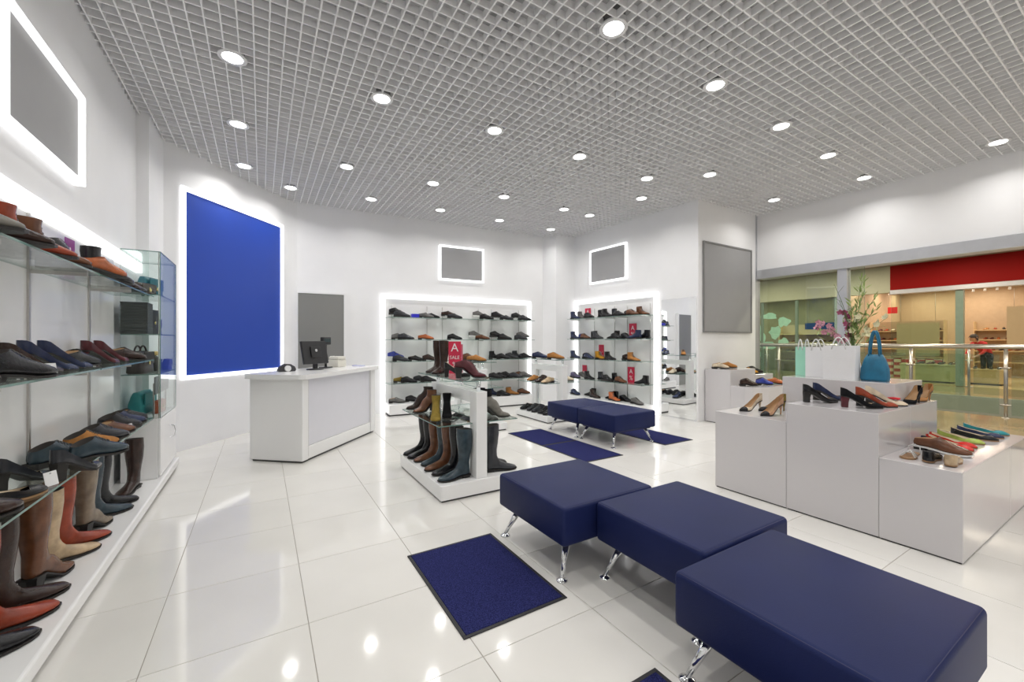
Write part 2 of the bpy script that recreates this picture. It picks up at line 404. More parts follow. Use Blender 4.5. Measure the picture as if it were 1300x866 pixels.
def fan_meshes(kind, hh, heel, lace):
    P = PROFILE[kind]; nfoot = len(FOOT); L = 0.29
    def lift(x): return hh*smooth((0.185-x)/0.135)
    secs = []
    for i, (b, t, w) in enumerate(P):
        if i < len(P)-nfoot: lb = lt = hh
        else: lb, lt = lift(b[0]), lift(b[0]*0.65+t[0]*0.35-0.01)
        secs.append(((b[0]-L/2, b[1]+lb), (t[0]-L/2, t[1]+lt), w))
    if kind in ('oxford', 'loafer', 'sneaker'): secs = [((b[0], b[1]*(1.0 if i >= len(P)-nfoot+1 else 1.18)), (t[0], t[1]*1.2), w*1.05) for i, (b, t, w) in enumerate(secs)]
    rings = [ring(*s) for s in secs]
    up = MB().loft(rings, False, True)
    # collar lining: goes down inside from the rim
    r0 = rings[0]; c = Vector((sum(p[0] for p in r0)/16, 0, sum(p[2] for p in r0)/16))
    dn = 0.05 if kind not in ('tall_boot', 'heeled_boot') else 0.12
    inner = [tuple(c+(Vector(p)-c)*0.93) for p in r0]
    low = [tuple(c+(Vector(p)-c)*0.86-Vector((0, 0, dn if k in range(5, 12) else dn*0.9))) for k, p in enumerate(r0)]
    li = MB().loft([r0, inner, low], False, True)
    # sole
    th = 0.010 if heel != 'thick' else 0.022
    so = MB(); st = []
    for (b, t, w) in secs[len(P)-nfoot+1:]:
        st.append((b[0], b[1], max(0.012, w+0.0025)))
    st = [(st[0][0]-0.005, st[0][1], st[0][2]*0.75)]+st
    st[-1] = (st[-1][0]+0.004, st[-1][1]-0.002, 0.016)
    zt = [z+(0.004 if heel != 'thick' else 0.012) for x, z, w in st]
    zb = [max(0.0, z-(th-0.004)) if heel != 'thick' else 0.0 for x, z, w in st]
    rings2 = []
    for (x, z, w), a, b in zip(st, zb, zt):
        rings2.append([(x, -w, a), (x, w, a), (x, w, b), (x, -w, b)])
    so.loft(rings2, True, True, smooth=False)
    # heel
    he = None; z0 = 0.024+hh-0.004
    if heel == 'block':
        he = MB().loft([[(x-L/2, y, z) for x, y in ((x0, -w), (x1, -w), (x1+0.004, 0), (x1, w), (x0, w), (x0-0.008, 0))] for x0, x1, w, z in
                        ((0.006, 0.070, 0.034, z0), (0.008+hh*0.10, 0.068-hh*0.12, 0.033-hh*0.06, z0*0.4), (0.008+hh*0.14, 0.066-hh*0.10, 0.033-hh*0.05, 0.0))], True, True, smooth=False)
    elif heel == 'slim':
        he = MB()
        pts = [(0.030-L/2, 0, z0+0.004), (0.022-L/2, 0, z0*0.7), (0.022-L/2, 0, z0*0.35), (0.024-L/2, 0, 0.0)]
        he.tube(pts, [0.030, 0.017, 0.010, 0.009], 10)
    la = None
    if lace:
        la = MB(); i0 = 0 if kind != 'ankle_boot' else 0
        tt = [s[1] for s in secs]
        lo, hi = (1, 6) if kind in ('oxford', 'sneaker', 'heeled_oxford') else (1, 7)
        for k in range(lo, hi):
            x, z = tt[k]; w = 0.019
            la.tube([(x-0.006, -w, z-0.006), (x-0.001, -w*0.5, z+0.001), (x+0.003, 0, z+0.003), (x, w*0.5, z+0.001), (x+0.006, w, z-0.006)], 0.0034, 5)
    return up, li, so, he, la

def pump_meshes(hh, toe, heel):
    """low-cut court shoe: an open shell, its lining, the sole and the heel"""
    L = 0.245 if hh > 0.03 else 0.255
    X = [0.0, .004, .014, .03, .05, .075, .10, .125, .150, .168, .180, .192, .205, .218, .230, .240, L]
    pk = {'pointed': 0.0, 'round': 1.0}[toe]
    def f(x): return hh*smooth((0.180-x)/0.165)+0.006
    def hw(x):
        if x < 0.03: return 0.030*math.sqrt(max(0.02, 1-((0.03-x)/0.0305)**2))
        if x < 0.10: return 0.030-0.003*math.sin((x-0.03)/0.07*math.pi)
        if x < 0.168: return 0.030+0.014*smooth((x-0.10)/0.068)
        t = (x-0.168)/(L-0.168)
        return 0.044*((1-t*0.93) if not pk else math.sqrt(max(0.03, 1-t*t*0.98)))
    def rim(x):
        if x < 0.075: return 0.062-0.020*smooth(x/0.075)
        if x < 0.168: return 0.042-0.014*smooth((x-0.075)/0.093)
        t = (x-0.168)/(L-0.168); return 0.028+0.012*math.sin(min(1, t*1.6)*math.pi*0.5)-0.028*t*t
    def op(x): return 0.94 if x < 0.155 else max(0.0, 0.94*(1-((x-0.155)/0.032)**2)) if x < 0.187 else 0.0
    up, li, st = MB(), MB(), []
    R1, R2 = [], []
    for x in X:
        w, h, o, z = hw(x), rim(x), op(x), f(x); px = x-L/2
        half = [(o*w, z+h), (w*(0.62+0.36*o), z+h*(0.88+0.02*o)), (w*1.0, z+h*0.5), (w*0.98, z+0.006), (w*0.85, z)]
        pts = [(px, y, q) for y, q in half]+[(px, 0, z)]+[(px, -y, q) for y, q in reversed(half)]
        R1.append(pts)
        if 0.003 < x <= 0.192:
            wi = w*0.9; yo = max(o*w-0.0015, 0.0006)
            R2.append([(px+(0.004 if x < 0.01 else 0.001), y, q) for y, q in ((yo, z+h-0.001), (wi*0.96, z+h*0.5), (wi*0.8, z+0.005), (0, z+0.004), (-wi*0.8, z+0.005), (-wi*0.96, z+h*0.5), (-yo, z+h-0.001))])
        st.append((px, z, w*0.96))
    up.loft(R1, True, False, closed=False); li.loft(R2, False, False, closed=False)
    so = MB().loft([[(x, -w, max(0, z-0.006)), (x, w, max(0, z-0.006)), (x, w, z+0.0015), (x, -w, z+0.0015)] for x, z, w in st], True, True, smooth=False)
    he = None; zt = hh+0.004
    if heel == 'block':
        he = MB().loft([[(x-L/2, y, z) for x, y in ((x0, -w*0.7), (x1, -w), (x1, w), (x0, w*0.7), (x0-0.004, 0))] for x0, x1, w, z in
                        ((0.004, 0.050, 0.026, zt), (0.006, 0.042, 0.022, zt*0.5), (0.006, 0.040, 0.022, 0))], True, True, smooth=False)
    elif heel == 'slim':
        he = MB().tube([(0.024-L/2, 0, zt+0.004), (0.016-L/2, 0, zt*0.72), (0.015-L/2, 0, zt*0.35), (0.016-L/2, 0, 0)], [0.024, 0.012, 0.006, 0.0055], 10)
    return up, li, so, he, None

KIND = {  # name, builder, noun, lining, sole
    'oxford': (lambda: fan_meshes('oxford', 0.0, 'block', True), 'lace-up oxford shoe', 'dark', 'dark', 'oxford_shoe'),
    'loafer': (lambda: fan_meshes('loafer', 0.0, 'block', False), 'slip-on loafer', 'tan', 'dark', 'loafer'),
    'sneaker': (lambda: fan_meshes('sneaker', 0.0, 'thick', True), 'lace-up sneaker', 'dark', 'dark', 'sneaker'),
    'ankle_boot': (lambda: fan_meshes('ankle_boot', 0.0, 'block', True), 'lace-up ankle boot', 'dark', 'dark', 'ankle_boot'),
    'tall_boot': (lambda: fan_meshes('tall_boot', 0.0, 'block', False), 'tall riding boot', 'dark', 'dark', 'riding_boot'),
    'heeled_boot': (lambda: fan_meshes('heeled_boot', 0.055, 'block', False), 'tall block-heeled boot', 'dark', 'dark', 'heeled_boot'),
    'bootie': (lambda: fan_meshes('bootie', 0.085, 'slim', False), 'high-heeled ankle bootie', 'dark', 'dark', 'heeled_bootie'),
    'block_bootie': (lambda: fan_meshes('bootie', 0.065, 'block', False), 'block-heeled ankle bootie', 'dark', 'dark', 'block_heel_bootie'),
    'heeled_oxford': (lambda: fan_meshes('heeled_oxford', 0.070, 'block', True), 'block-heeled lace-up shoe', 'dark', 'dark', 'heeled_oxford'),
    'pump': (lambda: pump_meshes(0.085, 'pointed', 'slim'), 'slim-heeled court shoe', 'tan', 'dark', 'court_shoe'),
    'block_pump': (lambda: pump_meshes(0.075, 'pointed', 'block'), 'block-heeled court shoe', 'light', 'dark', 'block_heel_pump'),
    'flat': (lambda: pump_meshes(0.006, 'round', None), 'round-toed ballet flat', 'light', 'tan', 'ballet_flat'),
}
_lin = {'dark': M_lindk, 'tan': M_lintan, 'light': M_linlt}
_sol = {'dark': M_solebk, 'tan': M_soletn, 'white': M_solewh}
SHOE_ME = {}
def shoe_data(kind):
    if kind not in SHOE_ME:
        up, li, so, he, la = KIND[kind][0]()
        SHOE_ME[kind] = [(n, b.mesh(kind+'_'+n, [M_solebk]) if b else None) for n, b in zip(('upper', 'lining', 'sole', 'heel', 'laces'), (up, li, so, he, la))]
    return SHOE_ME[kind]
def put(o, m):
    o.material_slots[0].link = 'OBJECT'; o.material_slots[0].material = m
def shoe(kind, colour, loc, deg, label, group=None, scale=1.0, suede=False, sole=None, lining=None, heelcol=None, cap=None):
    t = thing(KIND[kind][4], label, 'boot' if 'boot' in kind else 'shoe', loc, R(deg), group)
    t.scale = (scale,)*3
    for n, me in shoe_data(kind):
        if me is None: continue
        o = obj(n, me, t)
        if n == 'upper': put(o, shoe_mat(colour, suede))
        elif n == 'lining': put(o, _lin[lining or KIND[kind][2]])
        elif n == 'sole': put(o, _sol[sole or ('white' if kind == 'sneaker' and colour in ('grey', 'blue') else KIND[kind][3])])
        elif n == 'heel': put(o, shoe_mat(heelcol) if heelcol else (M_solebk if kind not in ('pump',) else shoe_mat(colour)))
        else: put(o, mat('lace_cotton', (0.09, 0.085, 0.08), 0.8, var=0.2))
    if cap:   # contrasting toe cap, a shell just outside the front of the upper
        L = 0.245; mb = MB(); Rr = []
        for x in (.186, .195, .205, .218, .230, .240, L):
            t1 = (x-0.168)/(L-0.168); w = 0.044*(1-t1*0.93)+0.0012; h = 0.028+0.012*math.sin(min(1, t1*1.6)*math.pi*0.5)-0.028*t1*t1+0.0015
            half = [(0, .005+h), (w*0.62, .005+h*0.9), (w, .005+h*0.5), (w*0.98, .009), (w*0.86, 0.004)]
            Rr.append([(x-L/2+0.0008, y, q) for y, q in half]+[(x-L/2+0.0008, -y, q) for y, q in reversed(half[1:])])
        c = mb.loft(Rr, False, False, closed=False).build('toe_cap', shoe_mat(cap), t); c['label'] = 'glossy '+cap+' toe cap'
    return t

def words(c): return c.replace('_', ' ')
def relax(rows, fr, sc=1.0):
    """nudge shoes on one shelf apart so that no two touch; fr = (origin, along, outward, s0, s1, d0, d1)"""
    (ox, oy), e, n, s0, s1, d0, d1 = fr; fr_w = 0.8
    P = [[(r[0]-ox)*e[0]+(r[1]-oy)*e[1], (r[0]-ox)*n[0]+(r[1]-oy)*n[1]] for r in rows]
    A = []
    for r in rows:
        c, s = math.cos(R(r[3])), math.sin(R(r[3])); A.append((c*e[0]+s*e[1], c*n[0]+s*n[1]))
    big = [sc*(1.15 if r[4] == 'ankle_boot' and sc > 1.05 else 1.0) for r in rows]
    rad = [0.054*g for g in big]; off = [q*sc for q in (-0.098, -0.033, 0.033, 0.098)]
    for _ in range(400):
        mv = False
        for i in range(len(P)):
            for j in range(i):
                for a in off:
                    for b in off:
                        dx = P[i][0]+A[i][0]*a-P[j][0]-A[j][0]*b; dy = P[i][1]+A[i][1]*a-P[j][1]-A[j][1]*b
                        q = math.hypot(dx, dy); g = rad[i]+rad[j]-q
                        if g > 0.0005:
                            if q < 1e-6: dx, q = 1.0, 1.0
                            ux, uy = dx/q*fr_w, dy/q; g *= 0.3; mv = True
                            P[i][0] += ux*g; P[i][1] += uy*g; P[j][0] -= ux*g; P[j][1] -= uy*g
        for i in range(len(P)):
            ex, ey = (abs(A[i][0])*0.102+0.052)*big[i], (abs(A[i][1])*0.102+0.052)*big[i]
            P[i][0] = min(max(P[i][0], s0+ex), s1-ex); P[i][1] = min(max(P[i][1], d0+ey), max(d0+ey, d1-ey))
        if not mv: break
    return [(ox+p[0]*e[0]+p[1]*n[0], oy+p[0]*e[1]+p[1]*n[1])+tuple(r[2:]) for p, r in zip(P, rows)]
def shelf_shoes(rows, place, fr=None, scale=1.0):
    """rows of (x, y, z, deg, kind, colour); labels from look, shelf and neighbours"""
    if fr: rows = relax(rows, fr, scale)
    keyc = {}
    for r in rows: keyc[(r[4], r[5])] = keyc.get((r[4], r[5]), 0)+1
    labs = []
    for i, r in enumerate(rows):
        lab = '%s %s on %s' % (words(r[5]), KIND[r[4]][1], place)
        if keyc[(r[4], r[5])] > 1:
            c = [(abs(i-j), q) for j, q in enumerate(rows) if keyc[(q[4], q[5])] == 1]
            if c:
                d0, q = min(c, key=lambda a: a[0])
                if d0 <= 2:
                    side = 'beside' if d0 == 1 else 'near'
                    lab = '%s %s %s the %s %s on %s' % (words(r[5]), KIND[r[4]][1], side, words(q[5]), KIND[q[4]][1].split()[-2] + ' ' + KIND[q[4]][1].split()[-1], place)
        labs.append(lab)
    for r, lab in zip(rows, labs):
        k = r[4] if not (r[4] == 'ankle_boot' and len(r) > 6 and r[6]) else r[6]
        shoe(r[4], r[5], r[:3], r[3], lab, group=('footwear on '+place) if labs.count(lab) > 1 else None, suede=(r[5] in ('tan', 'yellow', 'olive')), scale=scale*(1.15 if r[4] == 'ankle_boot' and scale > 1.05 else 1))
UNIT_BACK = [
  [(0.27,'sneaker','black',1,0.06,-0.05), (0.33,'sneaker','charcoal',1,0.00,0.05), (0.79,'loafer','grey',1,0.00,0.00), (0.91,'loafer','black',1,0.03,-0.03), (1.25,'loafer','dark_brown',1,0.05,-0.05), (1.33,'loafer','charcoal',1,0.00,0.05), (1.90,'sneaker','grey',1,0.05,-0.06), (2.00,'oxford','black',1,0.00,0.05), (2.31,'sneaker','black',1,0.05,-0.06), (2.44,'loafer','charcoal',1,0.00,0.05), (2.77,'oxford','black',1,0.05,-0.06), (2.87,'oxford','charcoal',1,0.00,0.05)],
  [(0.31,'oxford','grey',1,0.00,-0.05), (0.40,'oxford','charcoal',1,0.00,0.06), (0.78,'loafer','orange',1,0.00,0.02), (1.35,'oxford','black',1,0.02,0.00), (1.81,'sneaker','grey',1,0.05,-0.06), (1.91,'loafer','brown',1,0.00,0.05), (2.28,'sneaker','black',1,0.05,-0.06), (2.40,'sneaker','black',1,0.00,0.05), (2.79,'oxford','charcoal',1,0.00,0.05), (2.91,'oxford','grey',1,0.05,-0.06)],
  [(0.21,'sneaker','blue',1,0.04,-0.05), (0.31,'oxford','charcoal',1,0.00,0.05), (0.60,'loafer','black',1,0.00,0.02), (0.86,'oxford','dark_brown',1,0.00,0.00), (2.26,'ankle_boot','black',1,0.00,-0.06), (2.37,'oxford','black',1,0.00,0.06), (2.61,'sneaker','charcoal',1,0.00,0.03), (2.79,'ankle_boot','charcoal',1,0.00,-0.05), (2.89,'oxford','black',1,0.00,0.06)],
  [(0.35,'loafer','olive',1,0.00,-0.03), (0.45,'oxford','black',1,0.00,0.05), (0.71,'oxford','charcoal',1,0.00,-0.04), (0.81,'oxford','black',1,0.00,0.05), (2.24,'sneaker','black',1,0.00,0.00), (2.37,'oxford','black',1,0.00,0.02), (2.50,'sneaker','black',1,0.00,-0.02), (2.63,'oxford','charcoal',1,0.00,0.03), (2.85,'oxford','brown',1,0.00,-0.03), (3.00,'oxford','grey',1,0.00,0.05)],
  [(0.23,'loafer','grey',1,0.00,0.03), (0.55,'oxford','black',1,0.00,0.00), (2.24,'ankle_boot','navy',1,0.00,-0.05), (2.37,'oxford','black',1,0.00,0.05), (2.63,'ankle_boot','tan',1,0.00,0.00), (2.93,'oxford','brown',1,0.00,0.00)],
]
UNIT_SIDE = [
  [(2.27,'ankle_boot','navy',1,0.00,0.00), (2.06,'ankle_boot','grey',1,0.00,0.00), (1.69,'oxford','black',1,0.00,0.02), (1.37,'ankle_boot','black',1,0.00,0.00), (1.07,'ankle_boot','black',1,0.00,0.03), (0.95,'ankle_boot','charcoal',1,0.02,-0.04), (0.75,'loafer','black',1,0.00,0.05), (0.60,'oxford','dark_brown',1,0.00,0.03), (0.47,'oxford','brown',1,0.00,0.00), (0.23,'ankle_boot','brown',1,0.02,0.00)],
  [(2.21,'ankle_boot','navy',1,0.00,0.00), (2.03,'oxford','blue',1,0.00,0.03), (1.81,'oxford','brown',1,0.00,0.04), (1.60,'ankle_boot','black',1,0.00,0.00), (1.40,'ankle_boot','charcoal',1,0.02,-0.03), (1.07,'ankle_boot','black',-1,0.00,0.00), (0.85,'oxford','black',1,0.00,0.04), (0.69,'oxford','charcoal',1,0.00,0.04), (0.38,'ankle_boot','navy',-1,0.00,0.04), (0.23,'ankle_boot','black',-1,0.02,-0.03)],
  [(2.21,'ankle_boot','navy',1,0.00,0.00), (1.89,'oxford','black',1,0.00,0.03), (1.69,'oxford','navy',1,0.00,0.00), (1.46,'ankle_boot','yellow',1,0.00,0.03), (1.03,'ankle_boot','black',1,0.00,0.00), (0.65,'oxford','dark_brown',1,0.00,-0.02), (0.38,'ankle_boot','tan',1,0.00,0.03)],
  [(2.24,'sneaker','purple',1,0.00,0.03), (2.03,'sneaker','grey',1,0.02,-0.02), (1.67,'ankle_boot','black',1,0.00,0.00), (1.37,'ankle_boot','charcoal',1,0.00,0.00), (1.11,'sneaker','black',1,0.00,0.04), (0.95,'ankle_boot','black',1,0.00,-0.02), (0.73,'oxford','brown',1,0.00,0.03), (0.30,'ankle_boot','black',-1,0.00,0.02)],
  [(2.21,'oxford','navy',1,0.00,0.00), (1.79,'ankle_boot','black',-1,0.00,0.00), (1.49,'ankle_boot','dark_brown',1,0.00,0.00), (1.11,'ankle_boot','black',-1,0.00,0.03), (0.91,'ankle_boot','orange',1,0.00,0.04), (0.73,'oxford','black',1,0.00,0.02), (0.30,'oxford','grey',1,0.00,0.02)],
]

# ------------------------------------------------------------------ lit wall units with glass shelves
ORD = ['top', 'second', 'third', 'fourth']
def wall_unit(name, label, origin, ang, w, z1, rows, zplat, posts, band=0.07):
    """local x along the wall (as seen from the room, left to right), local -y into the room"""
    t = thing(name, label, 'shelf unit', (origin[0], origin[1], 0), ang)
    MB().box(band, -0.018, zplat, w-band, -0.002, z1-band).build('back_panel', M_white, t)
    for b in ((0, -0.06, z1-band, w, -0.002, z1), (0, -0.06, 0, band, -0.002, z1-band), (w-band, -0.06, 0, w, -0.002, z1-band)):
        MB().box(*b).build('edge_light', M_led, t)
    MB().box(band+0.004, -0.40, 0.025, w-band-0.004, -0.020, zplat, bev=0.004).build('platform', M_white, t)
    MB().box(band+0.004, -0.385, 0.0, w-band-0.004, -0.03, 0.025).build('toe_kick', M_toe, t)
    for z in rows:
        mb = MB(); glass_plate(mb, band+0.01, -0.33, z-0.008, w-band-0.01, -0.022, z)
        mb.build('glass_shelf', [M_glass, M_gedge], t)
    for x in posts:
        MB().tube([(x, -0.035, zplat), (x, -0.035, z1-band-0.12)], 0.006, 8).build('upright', M_steel, t)
        for z in rows:
            MB().box(x-0.006, -0.29, z-0.022, x+0.006, -0.03, z-0.0085).build('bracket', M_steel, t)
    return t
ROW_B = [1.735, 1.335, 0.945, 0.555]; PLAT_B = 0.20
wall_unit('wall_shelf_unit', 'wide glass shoe shelving with glowing white border on the back wall', O_B, ANG_B, 3.14, 2.15, ROW_B, PLAT_B, (0.192, 0.847, 1.15, 1.905, 2.196, 2.843))
ROW_S = [1.775, 1.35, 0.945, 0.53]; PLAT_S = 0.175
W_S = 2.16
o = SP(W_S, 0.0)
wall_unit('wall_shelf_unit', 'narrower glass boot shelving with glowing white border on the side wall', o, ANG_S, W_S, 2.175, ROW_S, PLAT_S, (0.15, 0.60, 1.15, 1.47, 2.0))
for r, row in enumerate(UNIT_BACK):
    z = (ROW_B+[PLAT_B])[r]
    rows = []
    for s, k, c, toe, lift, dd in row:
        p = BP(s, 0.175+dd*0.9)
        rows.append((p[0], p[1], z+0.0006+(0.052 if lift >= 0.04 else 0), math.degrees(ANG_B)+(-10 if toe > 0 else 190), k, c))
    rows = relax(rows, (O_B, E_B, N_B, 0.095, 3.045, 0.045, 0.37))
    for qi, q in enumerate(rows):
        if q[2] > z+0.03:
            nx = rows[(qi+1) % len(rows)]
            rs = thing('shoe_riser', 'clear riser under the %s %s behind the %s %s, back unit %s shelf' % (words(q[5]), KIND[q[4]][1].split()[-1], words(nx[5]), KIND[nx[4]][1].split()[-1], ORD[r]), 'riser', (q[0], q[1], z+0.0006), R(q[3]))
            MB().box(-0.11, -0.035, 0.0, 0.11, 0.035, 0.003).build('foot_plate', M_glass, rs)
            MB().box(-0.11, -0.035, 0.048, 0.11, 0.035, 0.0515).build('top_plate', M_glass, rs)
            MB().box(-0.003, -0.034, 0.0031, 0.003, 0.034, 0.0479).build('web', M_glass, rs)
    shelf_shoes(rows, 'the back unit %s' % ('%s shelf' % ORD[r] if r < 4 else 'floor platform'))
for r, row in enumerate(UNIT_SIDE):
    z = (ROW_S+[PLAT_S])[r]
    rows = []
    for i, (s, k, c, toe, lift, dd) in enumerate(row):
        s = 0.12+(s-0.12)*0.88
        p = SP(s, 0.13 if i % 2 else 0.25)
        rows.append((p[0], p[1], z+0.0006, math.degrees(ANG_S)+(-6 if toe > 0 else 180+6), k, c))
    shelf_shoes(rows, 'the side unit %s' % ('%s shelf' % ORD[r] if r < 4 else 'floor platform'), (O_S, E_S, N_S, 0.095, 2.065, 0.045, 0.37))

# sale cards
def text_mesh(name, txt, size, m, parent, loc, rot=(R(90), 0, 0), extrude=0.0005, align='CENTER'):
    cu = bpy.data.curves.new(name, 'FONT'); cu.body = txt; cu.size = size; cu.extrude = extrude; cu.align_x = align; cu.align_y = 'CENTER'
    tmp = bpy.data.objects.new(name, cu); COL.objects.link(tmp)
    dg = bpy.context.evaluated_depsgraph_get(); me = bpy.data.meshes.new_from_object(tmp.evaluated_get(dg))
    bpy.data.objects.remove(tmp); bpy.data.curves.remove(cu)
    me.materials.clear(); me.materials.append(m)
    return obj(name, me, parent, loc, rot)
def sale_card(label, loc, ang, w, h, lines, m=None, tilt=0.0, name='sale_card'):
    t = thing(name, label, 'sign', loc, ang); t.rotation_euler = (tilt, 0, ang)
    MB().box(-w/2, -0.002, 0, w/2, 0.002, h).build('card', m or M_signred, t)
    MB().box(-w*0.3, 0.002, 0.0, w*0.3, 0.02, 0.004).build('easel_foot', M_signred if m is None else m, t)
    for txt, size, fz in lines: text_mesh('lettering', txt, size, M_signwh, t, (0, -0.0028, h*fz))
    # eiffel-like A emblem as the card's mark
    return t
CARDS = [(1.76, 0, 0.17, 0.19, 'red sale card among the dark boots on the side unit top shelf'),
         (0.56, 1, 0.17, 0.24, 'red sale card between low shoes on the side unit second shelf'),
         (1.37, 2, 0.14, 0.24, 'red percent card behind the yellow boot on the side unit third shelf'),
         (1.86, 3, 0.13, 0.22, 'red percent card by the sneakers on the side unit fourth shelf'),
         (0.60, 3, 0.16, 0.24, 'red sale card by the brown oxford on the side unit fourth shelf')]
for s, r, w, h, lab in CARDS:
    h *= 1.2
    p = SP(s, 0.032)
    lines = [('A', h*0.42, 0.70), ('%', h*0.42, 0.28)] if 'percent' not in lab else [('%', h*0.5, 0.32)]
    sale_card(lab, (p[0], p[1], ROW_S[r]+0.0006), ANG_S, w, h, lines)
# blue shoe box on the top shelf of the back unit
p = BP(0.555, 0.27); t = thing('shoe_box', 'small bright blue box beside grey loafer on the back unit', 'box', (p[0], p[1], ROW_B[0]+0.0006), ANG_B)
MB().box(-0.065, -0.045, 0, 0.065, 0.045, 0.05, bev=0.002).build('box_base', mat('blue_card', (0.03, 0.03, 0.55), 0.5, var=0.05), t)
MB().box(-0.067, -0.047, 0.0505, 0.067, 0.047, 0.065, bev=0.002).build('box_lid', mat('blue_card', (0.03, 0.03, 0.55), 0.5), t)

# ------------------------------------------------------------------ long shelving on the left
LS = [1.70, 1.15, 0.645]; PL = 0.10; XF = -0.80
Y0L, Y1L = 0.4, 4.70
t = thing('long_shelf_unit', 'long white wall shelving with three glass shelves over a boot platform', 'shelf unit', (XL, 0, 0), 0)
def lb(x0, y0, z0, x1, y1, z1): return (x0-XL, y0, z0, x1-XL, y1, z1)
MB().box(*lb(XL+0.002, Y0L, 0.03, -0.735, 5.50, PL), bev=0.012, seg=3).build('platform', M_white, t)
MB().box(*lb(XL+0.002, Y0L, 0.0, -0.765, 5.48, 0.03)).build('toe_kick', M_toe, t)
ys = [Y0L, 1.35, 2.30, 3.20, 4.10, 4.70]
for a, b in zip(ys[:-1], ys[1:]):
    MB().box(*lb(XL+0.002, a+0.002, PL, XL+0.020, b-0.002, 1.99)).build('back_panel', M_white, t)
for y in ys[1:-1]:
    MB().box(*lb(XL+0.0205, y-0.009, PL, XL+0.030, y+0.009, 1.99)).build('upright', M_steel, t)
    for z in LS: MB().box(*lb(XL+0.03, y-0.005, z-0.030, XF-0.03, y+0.005, z-0.0105)).build('bracket', M_steel, t)
MB().box(*lb(XL+0.002, Y0L, 1.995, XL+0.05, 5.50, 2.085)).build('edge_light', M_led, t)
for z in LS:
    for a, b in ((Y0L, 1.345), (1.355, 3.29), (3.31, 4.695)):
        mb = MB(); glass_plate(mb, XL+0.021-XL, a, z-0.010, XF-XL, b, z); mb.build('glass_shelf', [M_glass, M_gedge], t)

def left_row(z, items, place):
    shelf_shoes([(x, y, z+0.0008, dg, k, c) for y, x, dg, k, c in items], place, ((XL, 0), (0, 1), (1, 0), 0.5, 4.69, 0.034, 0.40), scale=1.07)
# y, x, heading, kind, colour
left_row(LS[0], [(2.14, -0.92, 42, 'ankle_boot', 'stone'), (2.42, -0.91, 45, 'ankle_boot', 'dark_brown'), (2.72, -0.95, 50, 'ankle_boot', 'rust'), (2.98, -0.92, 55, 'ankle_boot', 'brown'),
                 (3.30, -0.98, 75, 'heeled_oxford', 'black'), (3.40, -0.87, 70, 'loafer', 'orange'), (3.82, -0.86, 72, 'oxford', 'black'), (3.96, -0.97, 72, 'block_bootie', 'black'), (4.18, -0.90, 62, 'oxford', 'dark_brown'), (4.44, -0.92, 60, 'oxford', 'charcoal')], 'the long shelving top shelf')
left_row(LS[1], [(2.20, -0.93, 62, 'oxford', 'dark_brown'), (2.46, -0.87, 70, 'oxford', 'black'), (2.58, -0.99, 80, 'block_pump', 'black'), (2.80, -0.94, 60, 'block_pump', 'dark_brown'),
                 (3.06, -0.96, 55, 'pump', 'navy'), (3.20, -0.89, 55, 'pump', 'navy'), (3.55, -0.98, 75, 'loafer', 'black'), (3.85, -0.93, 60, 'pump', 'maroon'), (4.12, -0.94, 60, 'pump', 'maroon'), (4.42, -0.93, 55, 'loafer', 'dark_brown')], 'the long shelving middle shelf')
left_row(LS[2], [(2.30, -0.92, 62, 'loafer', 'dark_brown'), (2.52, -0.87, 60, 'flat', 'black'), (2.78, -0.98, 65, 'block_pump', 'charcoal'), (2.92, -0.89, 65, 'block_pump', 'charcoal'),
                 (3.20, -0.99, 60, 'oxford', 'slate'), (3.30, -0.89, 60, 'oxford', 'slate'), (3.50, -0.95, 60, 'oxford', 'tan'), (3.74, -0.95, 60, 'oxford', 'charcoal'), (3.96, -0.94, 60, 'loafer', 'brown'),
                 (4.16, -0.94, 60, 'sneaker', 'black'), (4.38, -0.93, 60, 'oxford', 'navy'), (4.56, -0.92, 60, 'loafer', 'black')], 'the long shelving lower glass shelf')
def boot_row(items):
    for x, y, dg, k, c, sc, lab in items: shoe(k, c, (x+0.028, y, PL+0.0005), dg, lab, scale=sc, lining='tan' if c in ('rust',) else None)
boot_row([(-0.925, 2.38, 45, 'tall_boot', 'black', 1.02, 'black riding boot beside the glossy orange-brown boot on platform'),
          (-0.935, 2.58, 44, 'tall_boot', 'rust', 1.08, 'glossy rust riding boot standing before the dark brown boot'),
          (-0.945, 2.76, 46, 'tall_boot', 'dark_brown', 1.03, 'dark brown riding boot between two reddish boots on platform'),
          (-0.945, 2.99, 78, 'heeled_boot', 'brown', 1.00, 'reddish brown boot turned away showing its thick heel'),
          (-0.945, 3.24, 45, 'tall_boot', 'beige', 0.97, 'pale beige boot beside the bright red-brown boot on platform'),
          (-0.945, 3.42, 45, 'tall_boot', 'rust', 1.00, 'red-brown riding boot between beige and taupe boots'),
          (-0.945, 3.66, 78, 'heeled_boot', 'taupe', 1.00, 'taupe suede heeled boot turned away on the platform'),
          (-0.940, 3.90, 45, 'tall_boot', 'slate', 1.02, 'dark slate boot beside the taupe heeled boot'),
          (-0.945, 4.09, 45, 'tall_boot', 'black', 1.00, 'black riding boot next to the dark slate boot'),
          (-0.935, 4.40, -100, 'tall_boot', 'dark_brown', 0.98, 'dark brown boot by the white cabinet base')])
